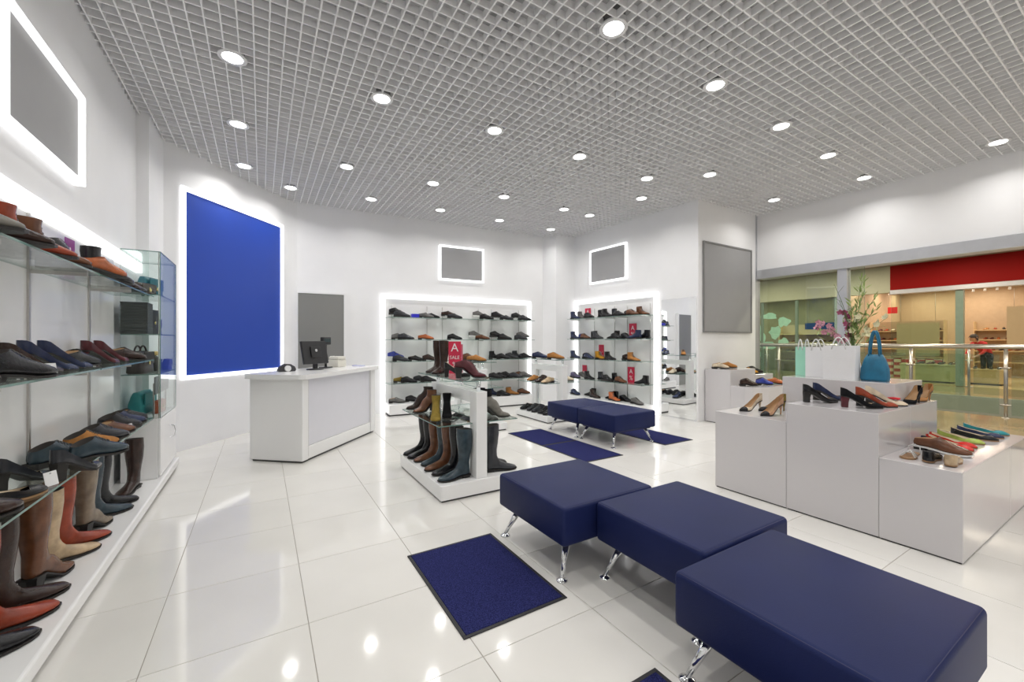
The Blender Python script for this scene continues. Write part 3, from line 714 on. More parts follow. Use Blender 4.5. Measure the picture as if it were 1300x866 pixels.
# paper price tags standing against shoes
def price_tag(label, loc, ang, w=0.05, h=0.055, tilt=-0.2):
    t = thing('price_tag', label, 'price tag', loc, ang); t.rotation_euler = (tilt, 0, ang)
    MB().box(-w/2, -0.0008, 0, w/2, 0.0008, h).build('card', M_paper, t)
    MB().lathe([(0.003, -0.0012), (0.005, -0.0012), (0.005, 0.0012), (0.003, 0.0012)], n=10).build('eyelet', M_chrome, t, loc=(0, 0, h-0.008), rot=(R(90), 0, 0))
price_tag('white price tag against the black pump on the long shelving', (-0.808, 2.665, LS[1]+0.0008), R(60), 0.055, 0.06)
price_tag('white price tag beside the charcoal pumps on the lower glass shelf', (-0.822, 2.72, LS[2]+0.0008), R(60), 0.055, 0.065)
price_tag('white price tag on the shelf among the black shoes', (-0.835, 4.10, LS[2]+0.0008), R(60), 0.05, 0.05)
sale_card('purple sign with white A on the long shelving top shelf', (-1.030, 3.66, LS[0]+0.0008), R(86), 0.12, 0.25, [('A', 0.11, 0.62)], mat('purple_card', (0.28, 0.05, 0.28), 0.5, var=0.05))

# ------------------------------------------------------------------ glass cabinet at the end of the long shelving
CX0, CX1, CY0, CY1 = XL+0.055, -0.76, 4.72, 5.49
cz0, cz1 = 0.63, 2.09
t = thing('display_cabinet', 'glass display cabinet on white base at the end of the shelving', 'cabinet', (CX0, CY0, PL), 0)
def cb(x0, y0, z0, x1, y1, z1): return (x0-CX0, y0-CY0, z0-PL, x1-CX0, y1-CY0, z1-PL)
MB().box(*cb(CX0, CY0, PL+0.001, CX1-0.02, CY1, cz0), bev=0.003).build('base', M_white, t)
dd_ = MB().box(*cb(CX1-0.019, CY0+0.004, PL+0.02, CX1, CY1-0.004, cz0-0.01), bev=0.003).build('door', M_white, t)
ry = CY0+0.42-CY0
MB().tube([(CX1-CX0+0.001, ry, 0.28), (CX1-CX0+0.03, ry+0.01, 0.29), (CX1-CX0+0.04, ry+0.015, 0.34), (CX1-CX0+0.03, ry+0.01, 0.39), (CX1-CX0+0.001, ry, 0.40)], 0.006, 8).build('handle', M_chrome, dd_)
for b, n in (((CX1-0.006, CY0, cz0+0.001, CX1, CY1, cz1), 'glass_front'), ((CX0, CY0, cz0+0.001, CX1-0.0065, CY0+0.006, cz1), 'glass_side'), ((CX0, CY1-0.006, cz0+0.001, CX1-0.0065, CY1, cz1), 'glass_side'), ((CX0, CY0, cz1+0.0005, CX1, CY1, cz1+0.008), 'glass_top')):
    mb = MB(); glass_plate(mb, *cb(*b)); mb.build(n, [M_cabg, M_gedge], t)
CS = [1.72, 1.37, 1.02]
for z in CS:
    mb = MB(); glass_plate(mb, *cb(CX0+0.002, CY0+0.008, z-0.008, CX1-0.008, CY1-0.008, z)); mb.build('glass_shelf', [M_glass, M_gedge], t)
for y in (CY0+0.012, CY1-0.012):
    MB().tube([(CX1-CX0-0.014, y-CY0, cz0-PL), (CX1-CX0-0.014, y-CY0, cz1-PL)], 0.004, 6).build('corner_rod', M_steel, t)

def handbag(name, label, loc, ang, w, d, h, m, strap=0.16, flap=True, cat='bag', buckle=True):
    t = thing(name, label, cat, loc, ang)
    rings = []
    for k, (fz, fw, fd) in enumerate(((0, 0.94, 0.85), (0.06, 1.0, 1.0), (0.5, 0.97, 0.9), (0.85, 0.90, 0.62), (1.0, 0.86, 0.40))):
        ww, dd = w*fw/2, d*fd/2
        rings.append([(ww*math.copysign(abs(math.cos(a))**0.35, math.cos(a)), dd*math.copysign(abs(math.sin(a))**0.35, math.sin(a)), h*fz) for a in [2*math.pi*(i+0.5)/20 for i in range(20)]])
    MB().loft(rings, True, True).build('bag_body', m, t)
    if flap: MB().box(-w*0.40, -d*0.52, h*0.42, w*0.40, -d*0.46, h*0.97, bev=0.004).build('flap', m, t)
    if buckle: MB().lathe([(0.010, 0), (0.018, 0.001), (0.018, 0.005), (0.010, 0.006)], n=14).build('buckle', M_metal, t, loc=(0, -d*0.52, h*0.46), rot=(R(90), 0, 0))
    if strap:
        for sy in (-1, 1):
            pts = [(-w*0.26+w*0.52*k/10, sy*d*0.15, h*0.93+strap*math.sin(math.pi*k/10)**0.6) for k in range(11)]
            MB().tube(pts, 0.007, 8).build('handle', m, t)
    return t
M_tealb = mat('teal_leather', (0.012, 0.13, 0.17), 0.45, var=0.15, vscale=10, bump=0.08)
M_bkbag = mat('black_bag_leather', (0.015, 0.015, 0.017), 0.4, var=0.2, bump=0.1)
M_orbag = mat('orange_leather', (0.33, 0.07, 0.025), 0.4, var=0.12, bump=0.08)
M_greybox = mat('dark_grey_card', (0.06, 0.062, 0.065), 0.5, var=0.08)
handbag('handbag', 'teal handbag on the top glass shelf of the display cabinet', (-0.93, 5.26, CS[0]+0.0006), R(75), 0.30, 0.12, 0.20, M_tealb, strap=0.0)
handbag('handbag', 'brown patent handbag beside the teal one in the display cabinet', (-0.92, 4.92, CS[0]+0.0006), R(70), 0.24, 0.12, 0.11, mat('brown_patent', (0.05, 0.025, 0.018), 0.15, var=0.2), strap=0.0)
# stacked flat boxes, second cabinet shelf
for k in range(9):
    b = thing('wallet_box', 'flat dark grey wallet box, %s from the bottom of the cabinet stack' % ('first second third fourth fifth sixth seventh eighth ninth'.split()[k]), 'box', (-0.945, 4.86, CS[1]+0.0006+k*0.031), 0, 'stacked wallet boxes in the cabinet')
    MB().box(-0.09, -0.10, 0, 0.09, 0.10, 0.019, bev=0.002).build('box_base', M_greybox, b)
    MB().box(-0.092, -0.102, 0.0195, 0.092, 0.102, 0.0300, bev=0.002).build('box_lid', M_greybox, b)
handbag('handbag', 'black studded handbag beside the stacked wallet boxes', (-0.93, 5.10, CS[1]+0.0006), R(80), 0.22, 0.14, 0.24, M_bkbag, strap=0.05)
handbag('handbag', 'small black evening bag with clasp near the cabinet corner', (-0.92, 5.36, CS[1]+0.0006), R(80), 0.15, 0.10, 0.16, M_bkbag, strap=0.05)
handbag('handbag', 'dark brown satchel on the third glass shelf of the cabinet', (-0.93, 4.90, CS[2]+0.0006), R(80), 0.25, 0.13, 0.20, mat('satchel_brown', (0.035, 0.02, 0.018), 0.4, var=0.2), strap=0.06)
def bottle(label, loc, r, h, mb_, mc, grp=None):
    t = thing('care_bottle', label, 'bottle', loc, 0, grp)
    MB().lathe([(r*0.9, 0), (r, 0.004), (r, h*0.70), (r*0.8, h*0.76), (r*0.45, h*0.78), (r*0.45, h*0.80)], n=16).build('bottle_body', mb_, t)
    MB().lathe([(r*0.95, h*0.8005), (r*0.95, h*0.98), (r*0.85, h)], n=16).build('cap', mc, t)
M_gold = mat('gold_cap', (0.62, 0.45, 0.20), 0.3, 0.8, var=0.05)
M_tin = mat('dark_tin', (0.06, 0.055, 0.05), 0.3, var=0.3)
for k, (x, y) in enumerate(((-0.96, 5.12), (-0.88, 5.17), (-0.95, 5.24))):
    bottle('gold-capped shoe care bottle in the display cabinet', (x, y, CS[2]+0.0006), 0.030, 0.19, M_tin, M_gold, 'gold-capped shoe care bottles')
bottle('small black care bottle next to the gold-capped ones', (-0.87, 5.35, CS[2]+0.0006), 0.024, 0.11, M_blackpl, M_blackpl)
# blank grey sign card, teal bag, orange clutch, black shoe on the cabinet base
t = thing('sign_card', 'blank grey sign leaning inside the cabinet under its lowest shelf', 'sign', (-0.80, 5.05, cz0+0.205), R(90)); 
MB().box(-0.30, 0.0, 0.0, 0.30, 0.010, 0.155).build('card', mat('blank_grey_card', (0.17, 0.17, 0.175), 0.45, var=0.02), t)
MB().box(-0.28, 0.012, -0.204, -0.26, 0.022, 0.10).build('card_leg', M_steel, t); MB().box(0.26, 0.012, -0.204, 0.28, 0.022, 0.10).build('card_leg', M_steel, t)
handbag('handbag', 'turquoise handbag on the cabinet base behind the orange clutch', (-0.97, 5.18, cz0+0.002), R(85), 0.40, 0.13, 0.20, mat('turquoise_leather', (0.03, 0.26, 0.28), 0.5, var=0.1), strap=0.0, buckle=False)
handbag('clutch_bag', 'orange clutch bag with round clasp on the cabinet base', (-0.835, 5.12, cz0+0.002), R(85), 0.24, 0.05, 0.12, M_orbag, strap=0.0)
handbag('scarf_pouch', 'blue pouch with green edge near the cabinet back corner', (-0.82, 5.40, CS[2]+0.0006), R(80), 0.12, 0.06, 0.11, mat('blue_silk', (0.03, 0.03, 0.35), 0.4, var=0.4, vscale=25), strap=0.0, buckle=False, cat='pouch')

# ------------------------------------------------------------------ counter and till
CO = thing('service_counter', 'white service counter standing in front of the blue screen', 'counter', (0.373, 4.928, 0), math.atan2(1.214, 1.03))
CLN, CDP = 1.592, 0.635
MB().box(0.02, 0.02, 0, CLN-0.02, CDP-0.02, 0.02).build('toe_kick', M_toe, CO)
MB().box(0.11, 0.035, 0.02, CLN-0.11, CDP-0.0, 0.90).build('carcass', M_white, CO)
MB().box(0.0, 0.0, 0.02, 0.105, CDP, 0.90, bev=0.008, seg=2).build('end_panel', M_white, CO)
MB().box(CLN-0.105, 0.0, 0.02, CLN, CDP, 0.90, bev=0.008, seg=2).build('end_panel', M_white, CO)
MB().box(0.112, 0.012, 0.02, CLN-0.112, 0.034, 0.16, bev=0.004).build('front_rail', M_white, CO)
MB().box(0.112, 0.028, 0.165, CLN-0.112, 0.0345, 0.895).build('front_panel', mat('lilac_white_panel', (0.74, 0.74, 0.80), 0.18, var=0.01, coat=0.3), CO)
for k in range(46):
    MB().box(0.109, 0.003, 0.06+k*0.018, 0.1105, 0.014, 0.068+k*0.018).build('trim_bead', M_steel, CO)
top = MB()
r = 0.06; x0, y0, x1, y1 = -0.05, -0.05, CLN+0.05, CDP+0.05; poly = []
for cx, cy, a0 in ((x1-r, y0+r, -90), (x1-r, y1-r, 0), (x0+r, y1-r, 90), (x0+r, y0+r, 180)):
    poly += [(cx+r*math.cos(R(a0+a)), cy+r*math.sin(R(a0+a))) for a in (0, 22.5, 45, 67.5, 90)]
top.prism(poly, 0.901, 0.95)
top.build('counter_top', M_white, CO)
cosA, sinA = 1.03/1.592, 1.214/1.592
def CP(x, y, z=0.951): return (0.373+x*cosA-y*sinA, 4.928+x*sinA+y*cosA, z)
ANG_C = math.atan2(1.214, 1.03)
t = thing('monitor', 'black till monitor seen from behind on the white counter', 'monitor', CP(0.74, 0.36), ANG_C-R(14))
MB().lathe([(0.10, 0), (0.105, 0.006), (0.09, 0.014), (0.001, 0.018)], n=24).build('base', M_blackpl, t)
MB().box(-0.03, -0.015, 0.014, 0.03, 0.015, 0.16, bev=0.006, seg=2).build('neck', M_blackpl, t)
hd = MB().box(-0.185, -0.016, -0.145, 0.185, 0.016, 0.145, bev=0.008, seg=2).build('screen_housing', M_blackpl, t, loc=(0, 0.012, 0.215), rot=(R(-12), 0, 0))
MB().box(-0.075, -0.034, -0.07, 0.075, -0.017, 0.07, bev=0.006).build('mount_plate', M_blackpl, hd)
MB().box(-0.172, 0.0165, -0.132, 0.172, 0.0175, 0.132).build('screen', mat('screen_glass', (0.03, 0.035, 0.04), 0.1), hd)
MB().lathe([(0.001, 0), (0.018, 0), (0.018, 0.001), (0.001, 0.001)], n=16).build('badge', mat('silver_badge', (0.6, 0.6, 0.6), 0.4), hd, loc=(0, -0.0345, 0.02), rot=(R(90), 0, 0))
t = thing('pole_display', 'black customer price display on a pole beside the monitor', 'display', CP(1.05, 0.42), ANG_C)
MB().box(-0.07, -0.06, 0, 0.07, 0.06, 0.016, bev=0.005).build('base', M_blackpl, t)
MB().tube([(0, 0, 0.016), (0, 0, 0.33)], 0.016, 12).build('pole', M_blackpl, t)
MB().box(-0.085, -0.025, 0.31, 0.085, 0.025, 0.41, bev=0.008, seg=2).build('display_head', M_blackpl, t)
MB().box(-0.07, -0.0262, 0.345, 0.07, -0.0252, 0.39).build('display_window', mat('vfd_window', (0.02, 0.04, 0.045), 0.1), t)
t = thing('receipt_printer', 'cream receipt printer on the counter behind the price pole', 'printer', CP(1.30, 0.42), ANG_C)
MB().box(-0.10, -0.09, 0, 0.10, 0.09, 0.10, bev=0.012, seg=3, smooth=True).build('printer_body', mat('cream_plastic', (0.72, 0.70, 0.62), 0.4, var=0.02), t)
MB().box(-0.095, -0.085, 0.1005, 0.095, 0.06, 0.145, bev=0.014, seg=3, smooth=True).build('printer_lid', mat('cream_plastic', (0.72, 0.70, 0.62), 0.4), t)
MB().box(-0.05, 0.062, 0.101, 0.05, 0.068, 0.15).build('receipt', M_paper, t)
t = thing('tape_dispenser', 'dark grey tape dispenser with white roll on the counter end', 'dispenser', CP(0.40, 0.50), ANG_C-R(30))
prof = [(-0.09, 0.0), (0.09, 0.0), (0.10, 0.02), (0.085, 0.055), (0.04, 0.085), (-0.02, 0.09), (-0.07, 0.06), (-0.095, 0.02)]
mb = MB(); n = len(prof)
mb.add([(x, -0.03, z) for x, z in prof]+[(x, 0.03, z) for x, z in prof], [tuple(range(n)), tuple(range(2*n-1, n-1, -1))]+[(i, (i+1) % n, n+(i+1) % n, n+i) for i in range(n)])
mb.build('dispenser_body', mat('graphite_plastic', (0.05, 0.05, 0.055), 0.4, var=0.1), t)
MB().lathe([(0.020, -0.01), (0.036, -0.01), (0.036, 0.01), (0.020, 0.01)], n=20).build('tape_roll', M_paper, t, loc=(0.0, -0.041, 0.036), rot=(R(90), 0, 0))
t = thing('paper_pad', 'thin lilac paper pad lying on the far counter end', 'pad', CP(1.50, 0.20), ANG_C)
MB().box(-0.05, -0.07, 0, 0.05, 0.07, 0.012, bev=0.001).build('sheets', mat('lilac_paper', (0.55, 0.56, 0.75), 0.7, var=0.02), t)
MB().box(-0.052, 0.055, 0.0, 0.052, 0.072, 0.016, bev=0.001).build('binding', mat('pad_binding', (0.35, 0.36, 0.55), 0.6), t)

# ------------------------------------------------------------------ free-standing shoe stands
def stand(label, x0, x1, y0, y1, hb, px, zt, zm, left=True, right=True):
    t = thing('shoe_stand', label, 'display stand', (x0, y0, 0), 0)
    w, l, p = x1-x0, y1-y0, px-x0
    MB().box(0.015, 0.015, 0, w-0.015, l-0.015, 0.016).build('toe_kick', M_toe, t)
    MB().box(0, 0, 0.016, w, l, hb, bev=0.004, seg=2).build('base', M_white, t)
    a, b = 0.09, l-0.09
    for y in (a, b): MB().box(p-0.052, y-0.065 if y == a else y-0.065, hb, p+0.052, y+0.065, zt-0.10, bev=0.003).build('post', M_white, t)
    MB().box(p-0.052, a+0.0655, zt-0.20, p+0.052, b-0.0655, zt-0.10, bev=0.003).build('top_rail', M_white, t)
    MB().tube([(p, a+0.075, hb+0.01), (p, a+0.075, zt-0.215)], 0.009, 8).build('inner_rod', M_chrome, t)
    MB().tube([(p, b-0.075, hb+0.01), (p, b-0.075, zt-0.215)], 0.009, 8).build('inner_rod', M_chrome, t)
    for y in (a, b): MB().tube([(p, y, zt-0.10), (p, y, zt-0.0085)], 0.018, 14).build('standoff', M_chrome, t)
    mb = MB(); glass_plate(mb, p-0.19, -0.0, zt-0.008, p+0.19, l, zt); mb.build('glass_shelf', [M_glass, M_gedge], t)
    if left: mb = MB(); glass_plate(mb, 0.02, 0.1, zm-0.008, p-0.053, l, zm); mb.build('glass_shelf', [M_glass, M_gedge], t)
    if right: mb = MB(); glass_plate(mb, p+0.053, 0.1, zm-0.008, w, l, zm); mb.build('glass_shelf', [M_glass, M_gedge], t)
    return t
SA = dict(hb=0.135, zt=0.975, zm=0.60)
stand('white boot stand with glass shelves behind the blue benches', 1.235, 2.02, 3.14, 4.28, 0.135, 1.615, 0.975, 0.60)
stand('white shoe stand with black shoes on its base by the small bench', 3.87, 4.62, 5.30, 6.25, 0.11, 4.24, 1.005, 0.62)
stand('white shoe stand with tan shoes on top, behind the boot stand', 2.40, 3.10, 5.25, 6.25, 0.11, 2.73, 1.005, 0.62)
e = 0.0006
B = SA['hb']+e
for k, c, x, y, dg, s, lab in (
    ('tall_boot', 'slate', 1.40, 3.26, 184, 1.0, 'slate blue rubber-look boot on the near edge of the boot stand'),
    ('tall_boot', 'black', 1.41, 3.44, 186, 0.98, 'black boot between slate and brown boots on the boot stand'),
    ('tall_boot', 'brown', 1.40, 3.60, 188, 1.0, 'brown leather boot beside the black boot on the boot stand'),
    ('tall_boot', 'slate', 1.42, 3.77, 190, 0.98, 'slate blue boot between two brown boots on the boot stand'),
    ('tall_boot', 'brown', 1.40, 3.93, 192, 0.96, 'brown leather boot next to the pair of black boots'),
    ('tall_boot', 'black', 1.385, 4.065, 188, 0.98, 'black riding boot of the pair at the stand far end, inner'),
    ('tall_boot', 'black', 1.385, 4.205, 188, 0.98, 'black riding boot of the pair at the stand far end, outer'),
    ('tall_boot', 'charcoal', 1.865, 3.27, -8, 1.0, 'charcoal lace-front boot alone on the boot stand, near post'),
    ('tall_boot', 'black', 1.865, 3.45, -8, 1.0, 'black boot behind the charcoal boot on the boot stand')):
    shoe(k, c, (x, y, B), dg, lab, scale=s)
Z = SA['zm']+e
shoe('block_bootie', 'brown', (1.405, 4.00, Z), 200, 'brown block-heeled bootie on the boot stand glass shelf', suede=False, scale=0.95)
shoe('bootie', 'dark_brown', (1.41, 4.17, Z), 160, 'dark brown high-heeled bootie on the boot stand glass shelf', scale=0.95)
shoe('block_bootie', 'olive', (1.335, 3.52, Z), -112, 'olive suede bootie on the boot stand glass shelf', suede=True, scale=0.95)
shoe('block_bootie', 'black', (1.478, 3.61, Z), -112, 'black suede bootie behind the olive one on the boot stand', suede=True, scale=0.95)
for y, lab in ((3.37, 'stone grey high-heeled bootie with black cuff nearest the stand post'), (3.50, 'stone grey high-heeled bootie with black cuff behind its twin')):
    t = shoe('bootie', 'stone', (1.85, y, Z), -14, lab, suede=True)
    mb = MB(); rr = []
    for z, g in ((0.200, 1.03), (0.205, 1.10), (0.245, 1.12), (0.262, 1.06)):
        rr.append([(-0.145+0.059+0.056*g*math.cos(a), 0.045*g*math.sin(a), z) for a in [2*math.pi*q/18 for q in range(18)]])
    c = mb.loft(rr, False, False).build('cuff', shoe_mat('black', True), t); c['label'] = 'black knitted cuff'
Z = SA['zt']+e
shoe('tall_boot', 'dark_brown', (1.55, 3.98, Z), 215, 'dark brown riding boot on the stand top shelf beside sale card', scale=0.80)
shoe('tall_boot', 'dark_brown', (1.55, 4.15, Z), 215, 'dark brown riding boot behind its twin on the stand top shelf', scale=0.80)
shoe('heeled_oxford', 'maroon', (1.62, 3.40, Z), -28, 'maroon block-heeled lace-up at the near end of the stand', scale=0.98)
shoe('block_pump', 'black', (1.56, 3.56, Z), -28, 'black block-heeled court shoe behind the maroon lace-up', scale=0.98)
sale_card('tall red card reading SALE on top of the boot stand', (1.69, 3.92, Z), R(-40), 0.13, 0.33, [('A', 0.12, 0.80), ('SALE', 0.05, 0.50), ('%', 0.07, 0.28), ('-50', 0.04, 0.10)][:3], tilt=0.0)
sale_card('tall pink card reading SALE behind the red one on the boot stand', (1.78, 4.06, Z), R(-40), 0.12, 0.30, [('A', 0.11, 0.80), ('SALE', 0.045, 0.50), ('%', 0.065, 0.26)], mat('pink_card', (0.62, 0.16, 0.24), 0.5, var=0.06))
def stand_shoes(lst, place):
    shelf_shoes([(x, y, z, dg, k, c) for k, c, x, y, z, dg in lst], place)
stand_shoes([('loafer', 'tan', 2.72, 5.50, 1.0056, -20), ('oxford', 'brown', 2.74, 5.78, 1.0056, -20), ('loafer', 'dark_brown', 2.72, 6.05, 1.0056, -20)], 'the top of the stand behind the boots')
stand_shoes([('oxford', 'grey', 2.93, 5.50, .1106, 0), ('oxford', 'black', 2.93, 5.80, .1106, 0), ('loafer', 'charcoal', 2.56, 5.60, .1106, 180), ('loafer', 'black', 2.56, 5.90, .1106, 180)], 'the base of the stand behind the boots')
stand_shoes([('oxford', 'navy', 4.22, 6.00, 1.0056, -35), ('oxford', 'tan', 4.22, 5.55, 1.0056, -35)], 'the top of the stand by the small bench')
stand_shoes([('loafer', 'beige', 4.02, 5.50, .6206, 195), ('oxford', 'dark_brown', 4.04, 5.72, .6206, 195), ('loafer', 'tan', 4.04, 5.95, .6206, 195), ('loafer', 'cream', 4.50, 5.62, .6206, -10)], 'the middle of the stand by the small bench')
stand_shoes([('sneaker', 'black', 4.03, 5.46, .1106, 190), ('oxford', 'black', 4.04, 5.62, .1106, 190), ('sneaker', 'charcoal', 4.03, 5.79, .1106, 190), ('oxford', 'charcoal', 4.04, 5.95, .1106, 190), ('loafer', 'black', 4.02, 6.13, .1106, 190), ('sneaker', 'navy', 4.46, 5.55, .1106, -10)], 'the base of the stand by the small bench')

# ------------------------------------------------------------------ blue leatherette benches and floor mats
def bench(label, x0, y0, x1, y1, zt=0.412, zb=0.198, group=None, feet=None):
    t = thing('blue_bench', label, 'bench', ((x0+x1)/2, (y0+y1)/2, 0), 0, group)
    w, l = (x1-x0)/2, (y1-y0)/2
    bm = bmesh.new(); bmesh.ops.create_cube(bm, size=1.0)
    bmesh.ops.scale(bm, vec=(2*w, 2*l, zt-zb), verts=bm.verts); bmesh.ops.translate(bm, vec=(0, 0, (zt+zb)/2), verts=bm.verts)
    bmesh.ops.bevel(bm, geom=bm.edges[:], offset=0.022, segments=4, profile=0.5, affect='EDGES')
    # gently crowned top
    mb = MB(); mb.bm(bm, 0, True)
    mb.build('cushion', M_leather, t)
    k = 0.010
    ringp = [(-w+k, -l+k), (w-k, -l+k), (w-k, l-k), (-w+k, l-k)]
    for i in range(4):
        a, b = ringp[i], ringp[(i+1) % 4]
        da = Vector((b[0]-a[0], b[1]-a[1])).normalized()*0.012
        MB().tube([(a[0]+da.x, a[1]+da.y, zt-k*0.62), (b[0]-da.x, b[1]-da.y, zt-k*0.62)], 0.0022, 6).build('piping', M_seam, t)
    MB().box(-w+0.05, -l+0.05, zb-0.022, w-0.05, l-0.05, zb-0.0005).build('base_frame', M_seam, t)
    for sx in (-1, 1):
        for sy in (-1, 1):
            tx, ty = sx*(w-0.10), sy*(l-0.10); fx, fy = sx*(w-0.025), sy*(l-0.045)
            lg = MB().tube([(tx, ty, zb-0.023), (fx, fy, 0.014)], [0.022, 0.010], 14).build('leg', M_chrome, t)
            MB().lathe([(0.030, 0.0), (0.032, 0.004), (0.026, 0.008), (0.010, 0.016), (0.006, 0.022)], (fx, fy), 20).build('glide', M_chrome, lg)
    return t
bench('navy bench cube between boot stand and floor mat, end of the row', 1.378, 1.745, 2.085, 2.450)
bench('navy bench cube in the middle of the row, set back from its neighbours', 1.600, 1.072, 2.300, 1.738)
bench('navy bench cube at the row end beside the long white plinths', 1.380, 0.360, 2.100, 1.060)
bench('navy bench cube beside the shoe stand, far from the plinths', 3.640, 4.315, 4.380, 5.000)
bench('navy bench cube near the shelves, nearer the white plinths', 3.640, 3.625, 4.380, 4.311)
def floor_mat(label, x0, y0, x1, y1, group=None):
    t = thing('floor_mat', label, 'mat', ((x0+x1)/2, (y0+y1)/2, 0), 0, group)
    w, l = (x1-x0)/2, (y1-y0)/2; k = 0.018
    MB().box(-w+k, -l+k, 0.0006, w-k, l-k, 0.0085, bev=0.002).build('carpet', M_carpet, t)
    for b in ((-w, -l, w, -l+k), (-w, l-k, w, l), (-w, -l+k, -w+k, l-k), (w-k, -l+k, w, l-k)):
        MB().box(b[0], b[1], 0.0006, b[2], b[3], 0.006, bev=0.0015).build('rubber_edge', M_blackrub, t)
floor_mat('blue carpet mat with black edge beside the first navy bench', 0.757, 1.655, 1.332, 2.478)
floor_mat('blue carpet mat with black edge beside the bench nearest the plinths', 0.760, 0.290, 1.345, 1.118)
floor_mat('blue carpet mat on the aisle side of the small bench, near half', 2.985, 3.390, 3.545, 4.205)
floor_mat('blue carpet mat on the aisle side of the small bench, far half', 2.985, 4.215, 3.545, 5.040)
floor_mat('blue carpet mat between the small bench and the mirror', 4.330, 3.440, 4.885, 4.265)

# ------------------------------------------------------------------ white display plinths
def plinth(label, x0, y0, x1, y1, h, seams=()):
    t = thing('display_plinth', label, 'plinth', (x0, y0, 0), 0)
    MB().box(0.008, 0.008, 0, x1-x0-0.008, y1-y0-0.008, 0.010).build('toe_gap', M_toe, t)
    MB().box(0, 0, 0.010, x1-x0, y1-y0, h, bev=0.0025).build('plinth_body', M_plinth, t)
    return t
plinth('medium white plinth carrying cap-toe court shoes', 3.50, 1.652, 4.095, 2.24, 0.68)
plinth('tall white plinth carrying dark court shoes before the bags', 3.50, 1.086, 4.095, 1.650, 0.826)
plinth('low long white plinth carrying flats and sandals', 3.50, 0.70, 4.698, 1.084, 0.538)
plinth('low white plinth end piece carrying navy flats', 4.70, 0.70, 5.30, 1.084, 0.538)
plinth('highest white plinth carrying shopping bags and flowers', 4.098, 1.175, 4.70, 1.965, 0.985)
plinth('narrow white plinth with black heel beside the highest plinth', 4.098, 1.086, 4.70, 1.173, 0.826)
Z = 0.826+e
shoe('block_pump', 'black', (3.77, 1.53, Z), -42, 'black leather block-heeled court shoe with tan lining on tall plinth', lining='tan')
shoe('block_pump', 'navy', (3.98, 1.55, Z), -40, 'navy court shoe with tan lining behind the black leather one', lining='tan')
shoe('block_pump', 'black', (3.715, 1.25, Z), -55, 'black suede court shoe with maroon heel on the plinth edge', suede=True, heelcol='maroon')
shoe('block_pump', 'rust', (3.875, 1.215, Z), -55, 'rust and black court shoe behind the suede one', lining='light', sole='dark', heelcol='black')
shoe('block_pump', 'cream', (4.025, 1.205, Z), -60, 'cream court shoe with red rosette on the tall plinth', lining='light')
t = thing('rosette', 'red fabric rosette resting on the cream court shoe', 'flower', (4.045, 1.165, 0.872), R(0))
for k in range(9):
    a = k*2.4; rr = 0.006+0.003*k
    MB().lathe([(0.002, 0), (0.016, 0.006), (0.018, 0.014), (0.010, 0.012), (0.002, 0.006)], (rr*math.cos(a), rr*math.sin(a)), 8).build('petal', mat('red_petal', (0.62, 0.02, 0.03), 0.7, var=0.2), t)
shoe('pump', 'black', (4.30, 1.130, Z), 172, 'black slim-heeled court shoe seen from its heel on narrow plinth', scale=0.9, suede=True)
shoe('pump', 'tan', (4.55, 1.130, Z), 172, 'tan slim-heeled court shoe behind the black one on narrow plinth', scale=0.9)
Z = 0.68+e
shoe('pump', 'nude', (3.70, 1.86, Z), 168, 'nude court shoe with black toe cap nearest the plinth edge', cap='black')
shoe('pump', 'cream', (3.78, 2.08, Z), 165, 'cream court shoe with black toe cap on the medium plinth', cap='black')
shoe('pump', 'olive', (3.93, 1.97, Z), 150, 'olive court shoe with black toe cap behind the nude one', cap='black')
Z = 0.538+e
shoe('flat', 'beige', (3.72, 0.79, Z), 8, 'beige ballet flat at the corner of the low plinth')
shoe('flat', 'black', (3.72, 0.885, Z), 5, 'black ballet flat between the sandal and beige flat')
t = thing('strap_sandal', 'thin-strapped flat sandal on the low plinth edge', 'sandal', (3.72, 0.985, Z), R(185))
st = [(-0.125, 0.020), (-0.10, 0.030), (-0.03, 0.026), (0.05, 0.040), (0.09, 0.040), (0.115, 0.028), (0.128, 0.008)]
MB().prism([(x, -y) for x, y in st]+[(x, y) for x, y in reversed(st)], 0.0, 0.010).build('sole', M_soletn, t)
for pts in ([(0.06, -0.040, 0.008), (0.055, -0.02, 0.035), (0.05, 0.02, 0.035), (0.05, 0.041, 0.008)], [(0.085, -0.036, 0.008), (0.02, 0.0, 0.045), (-0.02, 0.028, 0.010)], [(0.085, 0.036, 0.008), (0.02, 0.0, 0.045), (-0.02, -0.028, 0.010)],
            [(-0.09, -0.030, 0.01), (-0.10, -0.028, 0.05), (-0.118, 0, 0.062), (-0.10, 0.028, 0.05), (-0.09, 0.030, 0.01)]):
    MB().tube(pts, 0.0035, 6).build('strap', mat('silver_strap', (0.62, 0.62, 0.62), 0.35, var=0.1), t)
shoe('loafer', 'brown', (4.02, 0.905, Z), -94, 'brown slip-on with white sole and pink trim on the low plinth', sole='white', lining='tan')
shoe('flat', 'red', (4.25, 0.92, Z), -100, 'red-orange flat lying in front of its pair', lining='light')
shoe('flat', 'red', (4.38, 0.93, Z), -96, 'red-orange flat behind its pair on the low plinth', lining='light')
shoe('flat', 'navy', (4.15, 0.92, Z), -96, 'dark navy flat between brown slip-on and red flats', lining='dark')
shoe('flat', 'green', (4.58, 0.93, Z), -92, 'lime green flat behind the red flats on the low plinth')
shoe('flat', 'black', (4.80, 0.90, Z), -75, 'black flat with bow on the plinth end piece')
shoe('flat', 'navy', (4.97, 0.90, Z), -75, 'navy flat beside the black flat on the plinth end piece')
shoe('flat', 'teal', (5.15, 0.90, Z), -75, 'teal flat at the far end of the low plinths')

